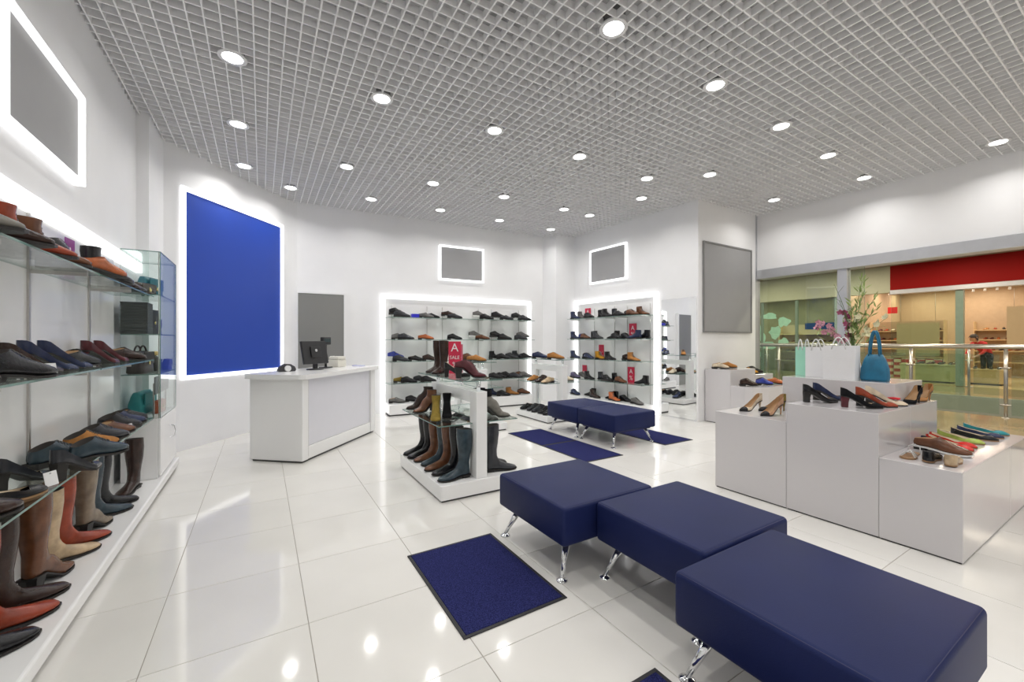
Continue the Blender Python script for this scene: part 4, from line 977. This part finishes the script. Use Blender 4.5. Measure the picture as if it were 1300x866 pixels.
# shopping bags, tote and flowers on the highest plinth
ZT = 0.985+e
def paper_bag(label, x, y, ang, w, d, h, m, hm):
    t = thing('paper_bag', label, 'bag', (x, y, ZT), ang)
    mb = MB(); th = 0.0015
    for b in ((-w/2, -d/2, 0, w/2, -d/2+th, h), (-w/2, d/2-th, 0, w/2, d/2, h), (-w/2, -d/2+th, 0, -w/2+th, d/2-th, h), (w/2-th, -d/2+th, 0, w/2, d/2-th, h), (-w/2+th, -d/2+th, 0, w/2-th, d/2-th, th)): mb.box(*b)
    mb.build('paper_sides', m, t)
    for sy in (-1, 1):
        MB().tube([(-w*0.22+w*0.44*k/10, sy*(d/2+0.002), h-0.03+0.10*math.sin(math.pi*k/10)**0.7-(0.0)) for k in range(11)], 0.005, 8).build('cord_handle', hm, t)
    return t
M_cord = mat('white_cord', (0.78, 0.78, 0.78), 0.8, var=0.05)
paper_bag('white paper shopping bag beside the mint one', 4.31, 1.765, R(92), 0.17, 0.09, 0.27, M_paper, M_cord)
paper_bag('larger white paper shopping bag beside the blue tote', 4.21, 1.555, R(87), 0.23, 0.09, 0.285, M_paper, M_cord)
paper_bag('mint green paper shopping bag at the plinth end', 4.36, 1.905, R(75), 0.10, 0.08, 0.27, mat('mint_paper', (0.36, 0.72, 0.55), 0.6, var=0.05), M_cord)
t = thing('tote_bag', 'turquoise blue leather tote with long handles on the highest plinth', 'bag', (4.26, 1.345, ZT), R(88))
M_tote = mat('turquoise_tote', (0.012, 0.15, 0.27), 0.45, var=0.2, vscale=14, bump=0.12, bscale=40)
rings = []
for fz, ww, dd in ((0, 0.085, 0.045), (0.02, 0.092, 0.052), (0.10, 0.088, 0.048), (0.17, 0.070, 0.034), (0.215, 0.050, 0.020)):
    rings.append([(ww*math.copysign(abs(math.cos(a))**0.5, math.cos(a)), dd*math.copysign(abs(math.sin(a))**0.5, math.sin(a)), fz) for a in [2*math.pi*(i+0.5)/20 for i in range(20)]])
MB().loft(rings, True, True).build('bag_body', M_tote, t)
for sy in (-1, 1):
    MB().tube([(-0.035+0.07*k/12, sy*0.017, 0.19+0.215*math.sin(math.pi*k/12)**0.55) for k in range(13)], 0.007, 8).build('handle', M_tote, t)
MB().box(0.028, -0.062, 0.06, 0.045, -0.058, 0.14, bev=0.002).build('luggage_tag', mat('maroon_tag', (0.16, 0.02, 0.05), 0.5), t)
t = thing('flower_vase', 'slim white vase with pink orchids and long grasses behind the bags', 'flowers', (4.56, 1.60, ZT), 0)
MB().lathe([(0.045, 0), (0.06, 0.02), (0.062, 0.10), (0.045, 0.18), (0.035, 0.22), (0.04, 0.235), (0.034, 0.235), (0.030, 0.22), (0.001, 0.20)], n=20).build('vase', M_white, t)
rnd = random.Random(3)
M_stem = mat('stem_green', (0.10, 0.16, 0.05), 0.6, var=0.2)
M_leaf = mat('leaf_green', (0.30, 0.40, 0.13), 0.5, var=0.25)
M_pinkp = mat('pink_petal', (0.62, 0.30, 0.38), 0.5, var=0.15)
M_magp = mat('magenta_petal', (0.34, 0.06, 0.14), 0.5, var=0.2)
M_palep = mat('pale_petal', (0.74, 0.70, 0.45), 0.5, var=0.1)
leaf_me = MB().add([(0, 0, 0), (0.006, 0.003, 0.02), (0.007, 0, 0.04), (0.0, 0, 0.07), (-0.007, 0, 0.04), (-0.006, 0.003, 0.02)], [(0, 1, 2, 3), (0, 3, 4, 5)], 0, True).mesh('leaf', [M_leaf])
def blossom_mesh(m):
    mb = MB()
    for k in range(5):
        a = 2*math.pi*k/5; ca, sa = math.cos(a), math.sin(a)
        loc = [(0.002, -0.004, 0), (0.018, -0.012, 0.004), (0.030, 0, 0.010), (0.018, 0.012, 0.004), (0.002, 0.004, 0)]
        P = [(x*ca-y*sa, x*sa+y*ca, z) for x, y, z in loc]; mb.add(P+[(p[0], p[1], p[2]+0.002) for p in P], [(0, 1, 2, 3, 4), (9, 8, 7, 6, 5)], 0, True)
    mb.lathe([(0.001, 0.0), (0.005, 0.003), (0.001, 0.010)], n=8)
    return mb.mesh('blossom', [m])
bl = [blossom_mesh(m) for m in (M_pinkp, M_magp, M_palep)]
# stem tips (dy spread, height) : bare twigs, orchid stems, grasses
for k, (dx, dy, h, kind) in enumerate([(0.05, 0.16, 0.86, 'twig'), (0.0, 0.10, 0.70, 'twig'), (-0.02, 0.24, 0.50, 'orchid'), (0.02, 0.08, 0.60, 'orchid2'), (0.0, -0.04, 0.55, 'orchid3'), (0.03, -0.06, 0.86, 'grass'),
                                       (-0.03, -0.10, 0.78, 'grass'), (0.05, -0.14, 0.70, 'grass'), (-0.05, -0.18, 0.60, 'grass'), (0.02, 0.02, 0.66, 'grass'), (0.0, -0.24, 0.52, 'orchid3'), (0.05, 0.30, 0.46, 'orchid')]):
    pts = [(dx*q*q, dy*q*q, 0.16+(h-0.16)*q) for q in [i/8 for i in range(9)]]
    stm = MB().tube(pts, [0.004-0.0003*i for i in range(9)], 6).build('stem', M_stem, t)
    if kind == 'twig':
        for q in range(3, 8):
            p = pts[q]; MB().tube([p, (p[0]+rnd.uniform(-.05, .05), p[1]+rnd.uniform(-.10, .10), p[2]+0.06)], 0.0014, 5).build('twig', M_stem, stm)
    elif kind == 'grass':
        for q in range(3, 9):
            for _ in range(4):
                p = pts[q]; obj('leaf', leaf_me, stm, (p[0]+rnd.uniform(-.01, .01), p[1]+rnd.uniform(-.01, .01), p[2]+rnd.uniform(-.03, .02)), (rnd.uniform(-1.0, 1.0), rnd.uniform(-.6, .6), rnd.uniform(0, 6.3)))
    else:
        m = {'orchid': 0, 'orchid2': 1, 'orchid3': 2}[kind]
        for q in range(4, 9):
            for _ in range(2):
                p = pts[q]; obj('blossom', bl[m], stm, (p[0]+rnd.uniform(-.02, .02), p[1]+rnd.uniform(-.025, .025), p[2]+rnd.uniform(-.02, .02)), (rnd.uniform(-1, 1), rnd.uniform(-1.9, -0.8), rnd.uniform(-.6, .6)))
            p = pts[q]; obj('leaf', leaf_me, stm, (p[0], p[1], p[2]-0.08), (rnd.uniform(-1.2, 1.2), rnd.uniform(-.6, .6), rnd.uniform(0, 6.3)))

# ------------------------------------------------------------------ small stepped display by the poster
t = thing('stepped_display', 'white stepped shoe display under the large grey poster', 'plinth', (6.20, 3.30, 0), 0)
MB().box(0.01, 0.01, 0, 1.19, 0.83, 0.012).build('toe_gap', M_toe, t)
MB().box(0.0, 0.42, 0.012, 0.70, 0.845, 0.86, bev=0.003).build('top_step', M_plinth, t)
MB().box(0.70, 0.42, 0.012, 1.25, 0.845, 0.76, bev=0.003).build('side_step', M_plinth, t)
c = [(0.0, 0.418), (0.0, 0.20), (0.05, 0.10), (0.15, 0.035), (0.30, 0.0), (0.62, 0.0), (1.2, 0.0), (1.2, 0.418)]
MB().prism(c, 0.012, 0.62).build('low_step', M_plinth, t)
shelf_shoes([(6.36, 3.98, 0.8606, -20, 'loafer', 'cream'), (6.66, 4.02, 0.8606, -20, 'loafer', 'tan'), (7.05, 3.90, 0.7606, -30, 'loafer', 'yellow'), (7.30, 3.95, 0.7606, -30, 'oxford', 'black'),
             (6.40, 3.55, 0.6206, -20, 'oxford', 'dark_brown'), (6.75, 3.50, 0.6206, -20, 'oxford', 'blue'), (7.05, 3.48, 0.6206, -30, 'loafer', 'orange')], 'the stepped display under the poster')

# ------------------------------------------------------------------ the mall beyond the shop front
M_mfloor = mat('beige_marble', (0.36, 0.29, 0.185), 0.12, var=0.15, vscale=1.2)
M_mceil = mat('mall_soffit', (0.26, 0.23, 0.19), 0.7, var=0.05)
M_redf = mat('red_fascia_panel', (0.26, 0.005, 0.004), 0.65, var=0.06, vscale=0.6, spec=0.15)
M_pale = mat('pale_olive_fascia', (0.46, 0.47, 0.34), 0.6, var=0.02)
M_cream = mat('cream_shop_wall', (0.46, 0.34, 0.22), 0.7, var=0.04)
M_shopfl = mat('honey_shop_floor', (0.62, 0.45, 0.25), 0.25, var=0.06)
M_brown = mat('brown_blank_print', (0.42, 0.31, 0.18), 0.6, var=0.02)
M_gfin = glass('green_glass', (0.88, 0.94, 0.89), ior=1.3)
M_balg = glass('balustrade_glass', (0.86, 0.92, 0.88))
M_slab = mat('pale_slab_edge', (0.34, 0.36, 0.29), 0.5, var=0.04)
M_oak = mat('blond_wood', (0.60, 0.45, 0.25), 0.45, var=0.1, vscale=5)
struct('floor_mall', MB().box(XR+0.03, -6, -0.25, 10.93, 12, 0.0), M_mfloor, 'beige marble walkway outside the shop front', 'floor')
struct('floor_far', MB().box(14.30, -6, -0.75, 26.0, 14, 0.0), M_mfloor, 'beige marble walkway on the other side of the opening', 'floor')
struct('trim_4', MB().box(14.22, -6, -1.2, 14.299, 14, 0.015), M_slab, 'pale slab edge across the mall opening', 'trim')
struct('floor_lower', MB().box(10.0, -6, -4.2, 15.5, 14, -4.1), M_shopfl, 'lower mall floor seen through the opening', 'floor')
struct('ceiling_mall', MB().box(XR+0.26, -6, 3.70, 17.2, 14, 3.85), M_mceil, 'brown-grey soffit over the mall walkways', 'ceiling')
def mall_lamp(loc, w, l, power, col, label, grp, size=None):
    t = thing('ceiling_lamp', label, 'lamp', loc, 0, grp)
    MB().box(-w/2-0.02, -l/2-0.02, -0.012, w/2+0.02, l/2+0.02, -0.001, bev=0.003).build('lamp_frame', M_white, t)
    MB().box(-w/2, -l/2, -0.016, w/2, l/2, -0.0125).build('lamp_panel', emis('warm_panel_%d' % int(power), col, 7.0), t)
    la = bpy.data.lights.new('lamp_light', 'AREA'); la.shape = 'RECTANGLE'; la.size = w; la.size_y = l; la.energy = power; la.color = col
    ob = bpy.data.objects.new('lamp_light', la); COL.objects.link(ob); ob.parent = t; ob.location = (0, 0, -0.03)
for x in (9.2, 12.6, 15.7):
    for y in (-1.5, 1.0, 3.5, 6.0, 8.5):
        mall_lamp((x, y, 3.70), 0.25, 0.6, 42, (1.0, 0.88, 0.70), 'small rectangular lamp in the mall soffit', 'lamps in the mall soffit')
# balustrades
def balustrade(label, x, ys, y0, y1, side):
    t = thing('glass_balustrade', label, 'railing', (x, y0, 0), 0)
    for y in ys:
        p = MB().tube([(0, y-y0, 0.008), (0, y-y0, 1.18)], 0.024, 14).build('post', M_steel, t)
        MB().lathe([(0.05, 0), (0.05, 0.006), (0.03, 0.010)], (0, y-y0), 18).build('base_flange', M_steel, p)
        for z in (0.22, 0.85):
            MB().tube([(-side*0.02, y-y0-0.06, z), (-side*0.02, y-y0+0.06, z)], 0.014, 10).build('glass_clamp', M_steel, p)
    MB().tube([(0, 0, 1.205), (0, y1-y0, 1.205)], 0.032, 16).build('handrail', M_steel, t)
    for a, b in zip(ys[:-1], ys[1:]):
        mb = MB(); glass_plate(mb, -side*0.035-0.005, a-y0+0.07, 0.06, -side*0.035+0.005, b-y0-0.07, 1.08); mb.build('glass_panel', [M_balg, M_gedge], t)
    return t
balustrade('steel and glass balustrade along the near edge of the mall opening', 10.80, [-2.0, -0.8, 0.45, 1.66, 2.86, 4.06, 5.26, 6.5, 7.7], -2.0, 7.7, 1)
balustrade('steel and glass balustrade along the far edge of the mall opening', 14.42, [-2.0, -0.8, 0.5, 1.66, 2.79, 3.80, 5.0, 6.2, 7.4, 8.6, 9.8], -2.0, 9.8, -1)
# red-fronted shop opposite
SX = 17.2
struct('wall_red_shop', MB().box(SX, -4, 2.93, SX+0.25, 5.05, 3.85), M_redf, 'blank red fascia of the shop opposite', 'wall')
struct('trim_5', MB().box(SX-0.04, -4, 2.79, SX+0.22, 5.05, 2.929, bev=0.01), M_alu, 'grey rail under the red fascia', 'trim')
struct('floor_red_shop', MB().box(SX+0.1, -4, 0.001, 24.0, 6.4, 0.012), M_shopfl, 'honey coloured floor of the red-fronted shop', 'floor')
struct('ceiling_red_shop', MB().box(SX+0.26, -4, 3.30, 24.0, 6.4, 3.42), mat('shop_soffit', (0.40, 0.32, 0.24), 0.7, var=0.04), 'brown ceiling inside the red-fronted shop', 'ceiling')
struct('wall_red_shop_back', MB().box(23.0, -4, 0.0, 23.2, 6.4, 3.3), M_cream, 'cream back wall of the red-fronted shop', 'wall')
struct('wall_red_shop_side', MB().box(SX+0.3, 6.40, 0.0, 24, 6.55, 3.7), M_cream, 'cream side wall of the red-fronted shop', 'wall')
for x in (18.4, 20.4, 22.2):
    for y in (-0.5, 1.8, 4.0, 5.6):
        mall_lamp((x, y, 3.299), 0.12, 1.1, 24, (1.0, 0.86, 0.68), 'long strip lamp on the red-fronted shop ceiling', 'strip lamps in the red-fronted shop')
g = thing('shop_window', 'green-edged glass front with fin of the red-fronted shop', 'shop front', (SX+0.1, 0, 0), 0)
MB().box(-0.08, 3.44, 0.013, 0.08, 3.60, 2.78).build('fin', mat('green_grey_fin', (0.20, 0.27, 0.22), 0.3, var=0.05), g)
mb = MB(); glass_plate(mb, -0.006, 3.61, 0.013, 0.006, 5.05, 2.78); mb.build('pane', [M_gfin, M_gedge], g)
def poster(name, label, x, y0, y1, z0, z1, m):
    t = thing(name, label, 'sign', (x, (y0+y1)/2, z0), 0)
    MB().box(-0.012, -(y1-y0)/2, 0, 0.012, (y1-y0)/2, z1-z0).build('board', m, t)
    return t
pb = poster('hanging_board', 'blank brown board hanging behind the shop glass', SX+0.22, 3.97, 4.95, 0.86, 1.87, M_brown)
for y in (-0.4, 0.4): MB().tube([(0, y, 1.01), (0, y, 1.95)], 0.004, 6).build('hanging_wire', M_steel, pb)
pb = poster('hanging_board', 'tall blank brown board near the shop entrance, right of the shopper', SX+0.22, 1.6, 2.66, 1.18, 2.25, M_brown)
for y in (-0.4, 0.4): MB().tube([(0, y, 1.07), (0, y, 1.56)], 0.004, 6).build('hanging_wire', M_steel, pb)
pb = poster('hanging_sign', 'small red square sign hanging above the shop shelves', 19.0, 5.38, 5.64, 2.28, 2.50, mat('red_square', (0.50, 0.01, 0.01), 0.5))
for y in (-0.1, 0.1): MB().tube([(0, y, 0.22), (0, y, 1.018)], 0.003, 6).build('hanging_wire', M_steel, pb)
# wall shelving with shoes and boxed stock
def shop_shelf(label, x, y0, y1, zs, face, depth=0.32, h=2.0):
    t = thing('shop_shelving', label, 'shelf unit', (x, y0, 0.0125), 0)
    l = y1-y0
    MB().box(0, 0, 0, 0.03, l, h).build('back_board', M_cream, t)
    for z in zs: MB().box(-depth, 0.026, z-0.03, -0.001, l-0.026, z).build('shelf', M_oak, t)
    for y in (0, l-0.025): MB().box(-depth, y, 0, -0.001, y+0.025, h).build('side_board', M_oak, t)
    return t
shop_shelf('wooden shoe shelving by the far side wall of red-fronted shop', 19.9, 4.35, 6.35, (0.73, 1.03, 1.33, 1.66), -1)
shop_shelf('wooden bag and shoe shelving behind the shopper', 22.6, 1.9, 4.2, (0.55, 0.95, 1.35, 1.70), -1)
rnd = random.Random(11)
def far_shoe_mesh():
    rings = [ring((b[0]-0.145, b[1]), (t[0]-0.145, t[1]), w, 8) for b, t, w in PROFILE['loafer'][::2]]
    return MB().loft(rings, True, True).mesh('far_shoe', [M_solebk])
FSM = far_shoe_mesh()
for (sx, y0, y1, zs, where) in ((19.9, 4.35, 6.35, (1.03, 1.33, 1.66), 'the far side-wall shelving'), (22.6, 1.9, 4.2, (0.95, 1.35, 1.70), 'the shelving behind the shopper')):
    for r, z in enumerate(zs):
        y = y0+0.16
        while y < y1-0.12:
            c = rnd.choice(['black', 'brown', 'rust', 'orange', 'dark_brown', 'tan', 'maroon', 'black', 'cream'])
            o = obj('shoe', FSM, None, (sx-0.16, y, z+0.0131), (0, 0, R(180+rnd.uniform(-15, 15)))); put(o, shoe_mat(c))
            lvl = ['lowest', 'middle', 'top'][r]
            tag(o, '%s shoe on the %s shelf of %s' % (words(c), lvl, where), 'shoe', '%s shoes, %s level of %s' % (words(c), lvl, where))
            y += rnd.uniform(0.15, 0.22)
M_boxr = mat('red_shoe_box', (0.42, 0.03, 0.03), 0.6, var=0.1); M_boxw = mat('white_shoe_box', (0.70, 0.62, 0.50), 0.6, var=0.05)
box_me = {}
for nm, m, n in (('red', M_boxr, M_boxw), ('white', M_boxw, M_boxr)):
    box_me[nm] = (MB().box(-0.15, -0.095, 0, 0.15, 0.095, 0.085).mesh('box_base', [m]), MB().box(-0.153, -0.098, 0.0855, 0.153, 0.098, 0.112).mesh('box_lid', [n]))
for r in range(6):
    for k in range(9):
        nm = 'red' if (r+k) % 2 else 'white'
        t = thing('shoe_box', '%s shoe box in the %s layer under the far side-wall shelving' % (nm, 'bottom second third fourth fifth topmost'.split()[r]), 'box', (19.73, 4.50+k*0.21, 0.0131+r*0.1125), 0, '%s shoe boxes, layer %d under the far shelving' % (nm, r+1))
        obj('box_base', box_me[nm][0], t); obj('box_lid', box_me[nm][1], t)
# display tables
def shop_table(label, x0, y0, x1, y1, h, m):
    t = thing('display_table', label, 'table', (x0, y0, 0.0125), 0)
    w, l = x1-x0, y1-y0
    MB().box(0.03, 0.03, 0, w-0.03, l-0.03, 0.05).build('plinth_base', M_toe, t)
    MB().box(0, 0, 0.05, w, l, h-0.035, bev=0.004).build('table_body', m, t)
    MB().box(-0.02, -0.02, h-0.034, w+0.02, l+0.02, h, bev=0.004).build('table_top', m, t)
shop_table('green-topped low display table behind the shop glass', 17.9, 3.75, 18.5, 5.0, 0.56, mat('pale_green_table', (0.58, 0.52, 0.32), 0.5, var=0.05))
shop_table('blond wood display block beside the shopper', 18.2, 2.85, 18.85, 3.55, 0.46, M_oak)
shop_table('blond wood display block by the tall brown board', 19.2, 1.3, 19.8, 2.6, 0.62, M_oak)
for k in range(10):
    c = rnd.choice(['black', 'dark_brown', 'grey', 'brown'])
    o = obj('shoe', FSM, None, (18.08+0.28*(k % 2), 3.88+0.23*(k//2), 0.5735), (0, 0, R(170+rnd.uniform(-20, 20)))); put(o, shoe_mat(c))
    tag(o, '%s shoe on the green-topped display table' % words(c), 'shoe', '%s shoes on the green table' % words(c))
for k in range(4):
    o = obj('shoe', FSM, None, (18.42, 2.95+0.16*k, 0.4735), (0, 0, R(185))); put(o, shoe_mat('black'))
    tag(o, 'black shoe on the blond block beside the shopper', 'shoe', 'black shoes on the blond block')
for k in range(5):
    o = obj('shoe', FSM, None, (19.42, 1.45+0.22*k, 0.6335), (0, 0, R(185))); put(o, shoe_mat('red' if k % 2 else 'maroon'))
    tag(o, '%s shoe on the block by the tall brown board' % ('red' if k % 2 else 'maroon'), 'shoe', '%s shoes on the block by the brown board' % ('red' if k % 2 else 'maroon'))
# spot track
t = thing('light_track', 'white ceiling track with small spotlights in the red-fronted shop', 'track light', (19.4, 2.0, 3.0), 0)
MB().box(-0.02, -1.0, 0, 0.02, 2.0, 0.035).build('rail', M_white, t)
for y in (-0.6, 1.6): MB().tube([(0, y, 0.035), (0, y, 0.298)], 0.005, 6).build('suspension_rod', M_steel, t)
for y in (-0.8, -0.2, 0.9, 1.15, 1.4, 1.65):
    MB().tube([(0, y, -0.001), (-0.01, y, -0.05), (-0.05, y, -0.12)], [0.01, 0.03, 0.035], 10).build('spot_head', M_white, t)

# neighbouring shop with pale fascia, mint window film and blue sign
struct('wall_pale_shop', MB().box(SX, 5.05, 2.86, SX+0.25, 14, 3.85), M_pale, 'blank pale olive fascia of the neighbouring shop', 'wall')
struct('wall_pale_shop_back', MB().box(20.2, 6.55, 0, 20.4, 14, 3.4), mat('khaki_wall', (0.30, 0.25, 0.15), 0.7, var=0.25, vscale=1.5), 'khaki back wall of the neighbouring shop', 'wall')
struct('ceiling_pale_shop', MB().box(SX+0.26, 6.56, 3.2, 20.2, 14, 3.3), M_mceil, 'soffit inside the neighbouring shop', 'ceiling')
for y in (7.4, 9.0, 10.6): mall_lamp((18.6, y, 3.199), 0.3, 0.3, 34, (0.95, 1.0, 0.82), 'square lamp on the neighbouring shop ceiling', 'lamps in the neighbouring shop')
g = thing('shop_window', 'glass front of the neighbouring shop with mint world-map film', 'shop front', (SX+0.1, 6.5, 0), 0)
for a, b in ((0.08, 1.25), (1.33, 2.5), (2.58, 4.2)):
    mb = MB(); glass_plate(mb, -0.006, a, 0.013, 0.006, b, 2.85); mb.build('pane', [M_gfin, M_gedge], g)
for y in (0.0, 1.25, 2.5): MB().box(-0.04, y+0.001, 0.013, 0.04, y+0.079, 2.85).build('mullion', mat('green_grey_fin', (0.20, 0.27, 0.22), 0.3), g)
M_mint = mat('mint_window_film', (0.38, 0.66, 0.52), 0.5, var=0.08)
rnd = random.Random(5)
for cy, cz, ry, rz in ((2.95, 2.25, .32, .16), (2.30, 2.28, .34, .14), (1.75, 2.05, .26, .22), (2.85, 1.82, .36, .26), (2.05, 1.66, .26, .26), (2.55, 1.45, .16, .2), (2.95, 1.20, .24, .30), (2.35, 1.12, .34, .16), (1.75, 1.25, .20, .20), (3.2, 1.5, .2, .4), (2.7, 0.78, .20, .14)):
    pl = [(cy+ry*rnd.uniform(.7, 1.15)*math.cos(a), cz+rz*rnd.uniform(.6, 1.2)*math.sin(a)) for a in [2*math.pi*k/12 for k in range(12)]]
    MB().add([(-0.009, y, z) for y, z in pl]+[(-0.0075, y, z) for y, z in pl], [tuple(range(12)), tuple(range(23, 11, -1))]+[(i, (i+1) % 12, 12+(i+1) % 12, 12+i) for i in range(12)]).build('film_patch', M_mint, g)
poster('shop_sign', 'long blank blue sign inside the neighbouring shop', SX+0.35, 6.62, 7.62, 1.74, 1.98, mat('blue_sign', (0.015, 0.06, 0.26), 0.5, var=0.03))
sg = [o for o in bpy.data.objects if o.name.startswith('shop_sign')][0]
for y in (-0.4, 0.4): MB().tube([(0, y, 0.24), (0, y, 1.46)], 0.003, 6).build('hanging_wire', M_steel, sg)
shop_shelf('dark shelving stocked with shoes inside the neighbouring shop', 20.0, 6.8, 9.6, (0.45, 0.85, 1.25, 1.6), -1)
for r, z in enumerate((0.45, 0.85, 1.25)):
    for k in range(11):
        c = rnd.choice(['black', 'dark_brown', 'grey', 'brown', 'maroon'])
        o = obj('shoe', FSM, None, (19.84, 7.0+0.23*k, z+0.0131), (0, 0, R(180))); put(o, shoe_mat(c))
        lvl = ['lowest', 'middle', 'upper'][r]
        tag(o, '%s shoe on the %s level inside the neighbouring shop' % (words(c), lvl), 'shoe', '%s shoes, %s level, neighbouring shop' % (words(c), lvl))

# the shopper in the red-fronted shop
def person(label, loc, rz):
    J = {'pelvis': (0, 0, .92), 'waist': (0.06, 0, 1.03), 'chest': (0.20, 0, 1.17), 'neck': (0.33, 0, 1.28), 'headb': (0.39, 0, 1.33), 'head': (0.45, 0, 1.40), 'headt': (0.46, 0, 1.48),
         'hipl': (0, .09, .88), 'kneel': (0.04, .10, .49), 'anklel': (-0.01, .10, .09), 'heell': (-0.02, .10, .04), 'toel': (0.15, .11, .03),
         'hipr': (0, -.09, .88), 'kneer': (0.0, -.10, .49), 'ankler': (-0.06, -.10, .09), 'heelr': (-0.07, -.10, .04), 'toer': (0.10, -.11, .03),
         'shl': (0.27, .18, 1.24), 'ell': (0.34, .22, 0.98), 'wrl': (0.52, .17, 0.84), 'shr': (0.27, -.18, 1.24), 'elr': (0.34, -.22, 0.98), 'wrr': (0.52, -.17, 0.84)}
    rad = {'pelvis': .125, 'waist': .115, 'chest': .135, 'neck': .052, 'headb': .07, 'head': .095, 'headt': .07, 'hip': .088, 'knee': .055, 'ankle': .042, 'heel': .04, 'toe': .032, 'sh': .058, 'el': .043, 'wr': .030}
    E = [('pelvis', 'waist'), ('waist', 'chest'), ('chest', 'neck'), ('neck', 'headb'), ('headb', 'head'), ('head', 'headt')]
    for s in 'lr': E += [('pelvis', 'hip'+s), ('hip'+s, 'knee'+s), ('knee'+s, 'ankle'+s), ('ankle'+s, 'heel'+s), ('heel'+s, 'toe'+s), ('chest', 'sh'+s), ('sh'+s, 'el'+s), ('el'+s, 'wr'+s)]
    names = list(J); V = [J[n] for n in names]; ED = [(names.index(a), names.index(b)) for a, b in E]; RD = [rad.get(n) or rad[n[:-1]] for n in names]
    for s, sy in (('l', 1), ('r', -1)):   # palm, four fingers and a thumb
        w = Vector(J['wr'+s]); i0 = names.index('wr'+s); V.append(tuple(w+Vector((.06, 0, -.02)))); RD.append(.026); palm = len(V)-1; ED.append((i0, palm))
        for k, (dy, ln) in enumerate(((-.027, .055), (-.009, .065), (.009, .062), (.027, .048))):
            a = Vector(V[palm])+Vector((.03, dy, -.005)); V.append(tuple(a)); RD.append(.009); V.append(tuple(a+Vector((ln*.8, 0, -ln*.5)))); RD.append(.008)
            ED += [(palm, len(V)-2), (len(V)-2, len(V)-1)]
        a = Vector(V[palm])+Vector((.0, -sy*.035, -.005)); V.append(tuple(a)); RD.append(.010); V.append(tuple(a+Vector((.035, -sy*.012, -.01)))); RD.append(.009); ED += [(palm, len(V)-2), (len(V)-2, len(V)-1)]
    me = bpy.data.meshes.new('body'); me.from_pydata(V, ED, [])
    tmp = bpy.data.objects.new('body', me); COL.objects.link(tmp)
    tmp.modifiers.new('skin', 'SKIN')
    for i, sv in enumerate(me.skin_vertices[0].data): sv.radius = (RD[i], RD[i]); sv.use_root = (i == 0)
    ss = tmp.modifiers.new('sub', 'SUBSURF'); ss.levels = 1; ss.render_levels = 1
    dg = bpy.context.evaluated_depsgraph_get(); bme = bpy.data.meshes.new_from_object(tmp.evaluated_get(dg)); bpy.data.objects.remove(tmp)
    mm = [mat('skin_tone', (0.50, 0.30, 0.20), 0.5, var=0.05), mat('red_knit', (0.42, 0.02, 0.02), 0.8, var=0.15), mat('dark_denim', (0.02, 0.025, 0.045), 0.8, var=0.2), M_blackpl]
    bme.materials.clear()
    for m in mm: bme.materials.append(m)
    for p in bme.polygons:
        c = p.center; p.use_smooth = True
        far = c.z < 0.90 and c.x > 0.46 and abs(c.y) > 0.1
        p.material_index = 0 if (far or c.x > 0.33 and c.z > 1.26 and abs(c.y) < 0.13) else 1 if (c.z > 0.95 or c.x > 0.2 and c.z > 0.7) else 3 if c.z < 0.08 else 2
    zmin = min(v.co.z for v in bme.vertices)
    t = thing('person', label, 'person', (loc[0], loc[1], loc[2]-zmin), rz)
    obj('body', bme, t)
    mb = MB(); rr = []
    for k in range(8):
        a = math.pi*0.5*k/7; rr.append([(0.435+0.108*math.cos(a)*math.cos(q)-0.012, 0.098*math.cos(a)*math.sin(q), 1.40+0.118*math.sin(a) - (0.09 if (math.cos(q) < 0.2 and k == 0) else 0)) for q in [2*math.pi*i/16 for i in range(16)]])
    mb.loft(rr, False, True).build('hair', mat('dark_hair', (0.02, 0.014, 0.01), 0.6, var=0.3), t)
    MB().tube([(0.545, 0, 1.415), (0.562, 0, 1.385), (0.542, 0, 1.375)], [0.008, 0.013, 0.008], 8).build('nose', mm[0], t)
    for sy in (-1, 1):
        MB().lathe([(0.001, -0.004), (0.009, 0), (0.001, 0.004)], n=8).build('eye', M_blackpl, t, loc=(0.542, sy*0.033, 1.415), rot=(0, R(90), 0))
        MB().lathe([(0.004, -0.022), (0.012, 0), (0.004, 0.024)], n=8).build('ear', mm[0], t, loc=(0.435, sy*0.097, 1.40))
    MB().box(0.536, -0.022, 1.345, 0.544, 0.022, 1.352, bev=0.002).build('mouth', mat('lip_tone', (0.35, 0.10, 0.08), 0.5), t)
    return t
person('person in red top and dark jeans leaning over a display block', (19.15, 3.32, 0.0125), R(150))
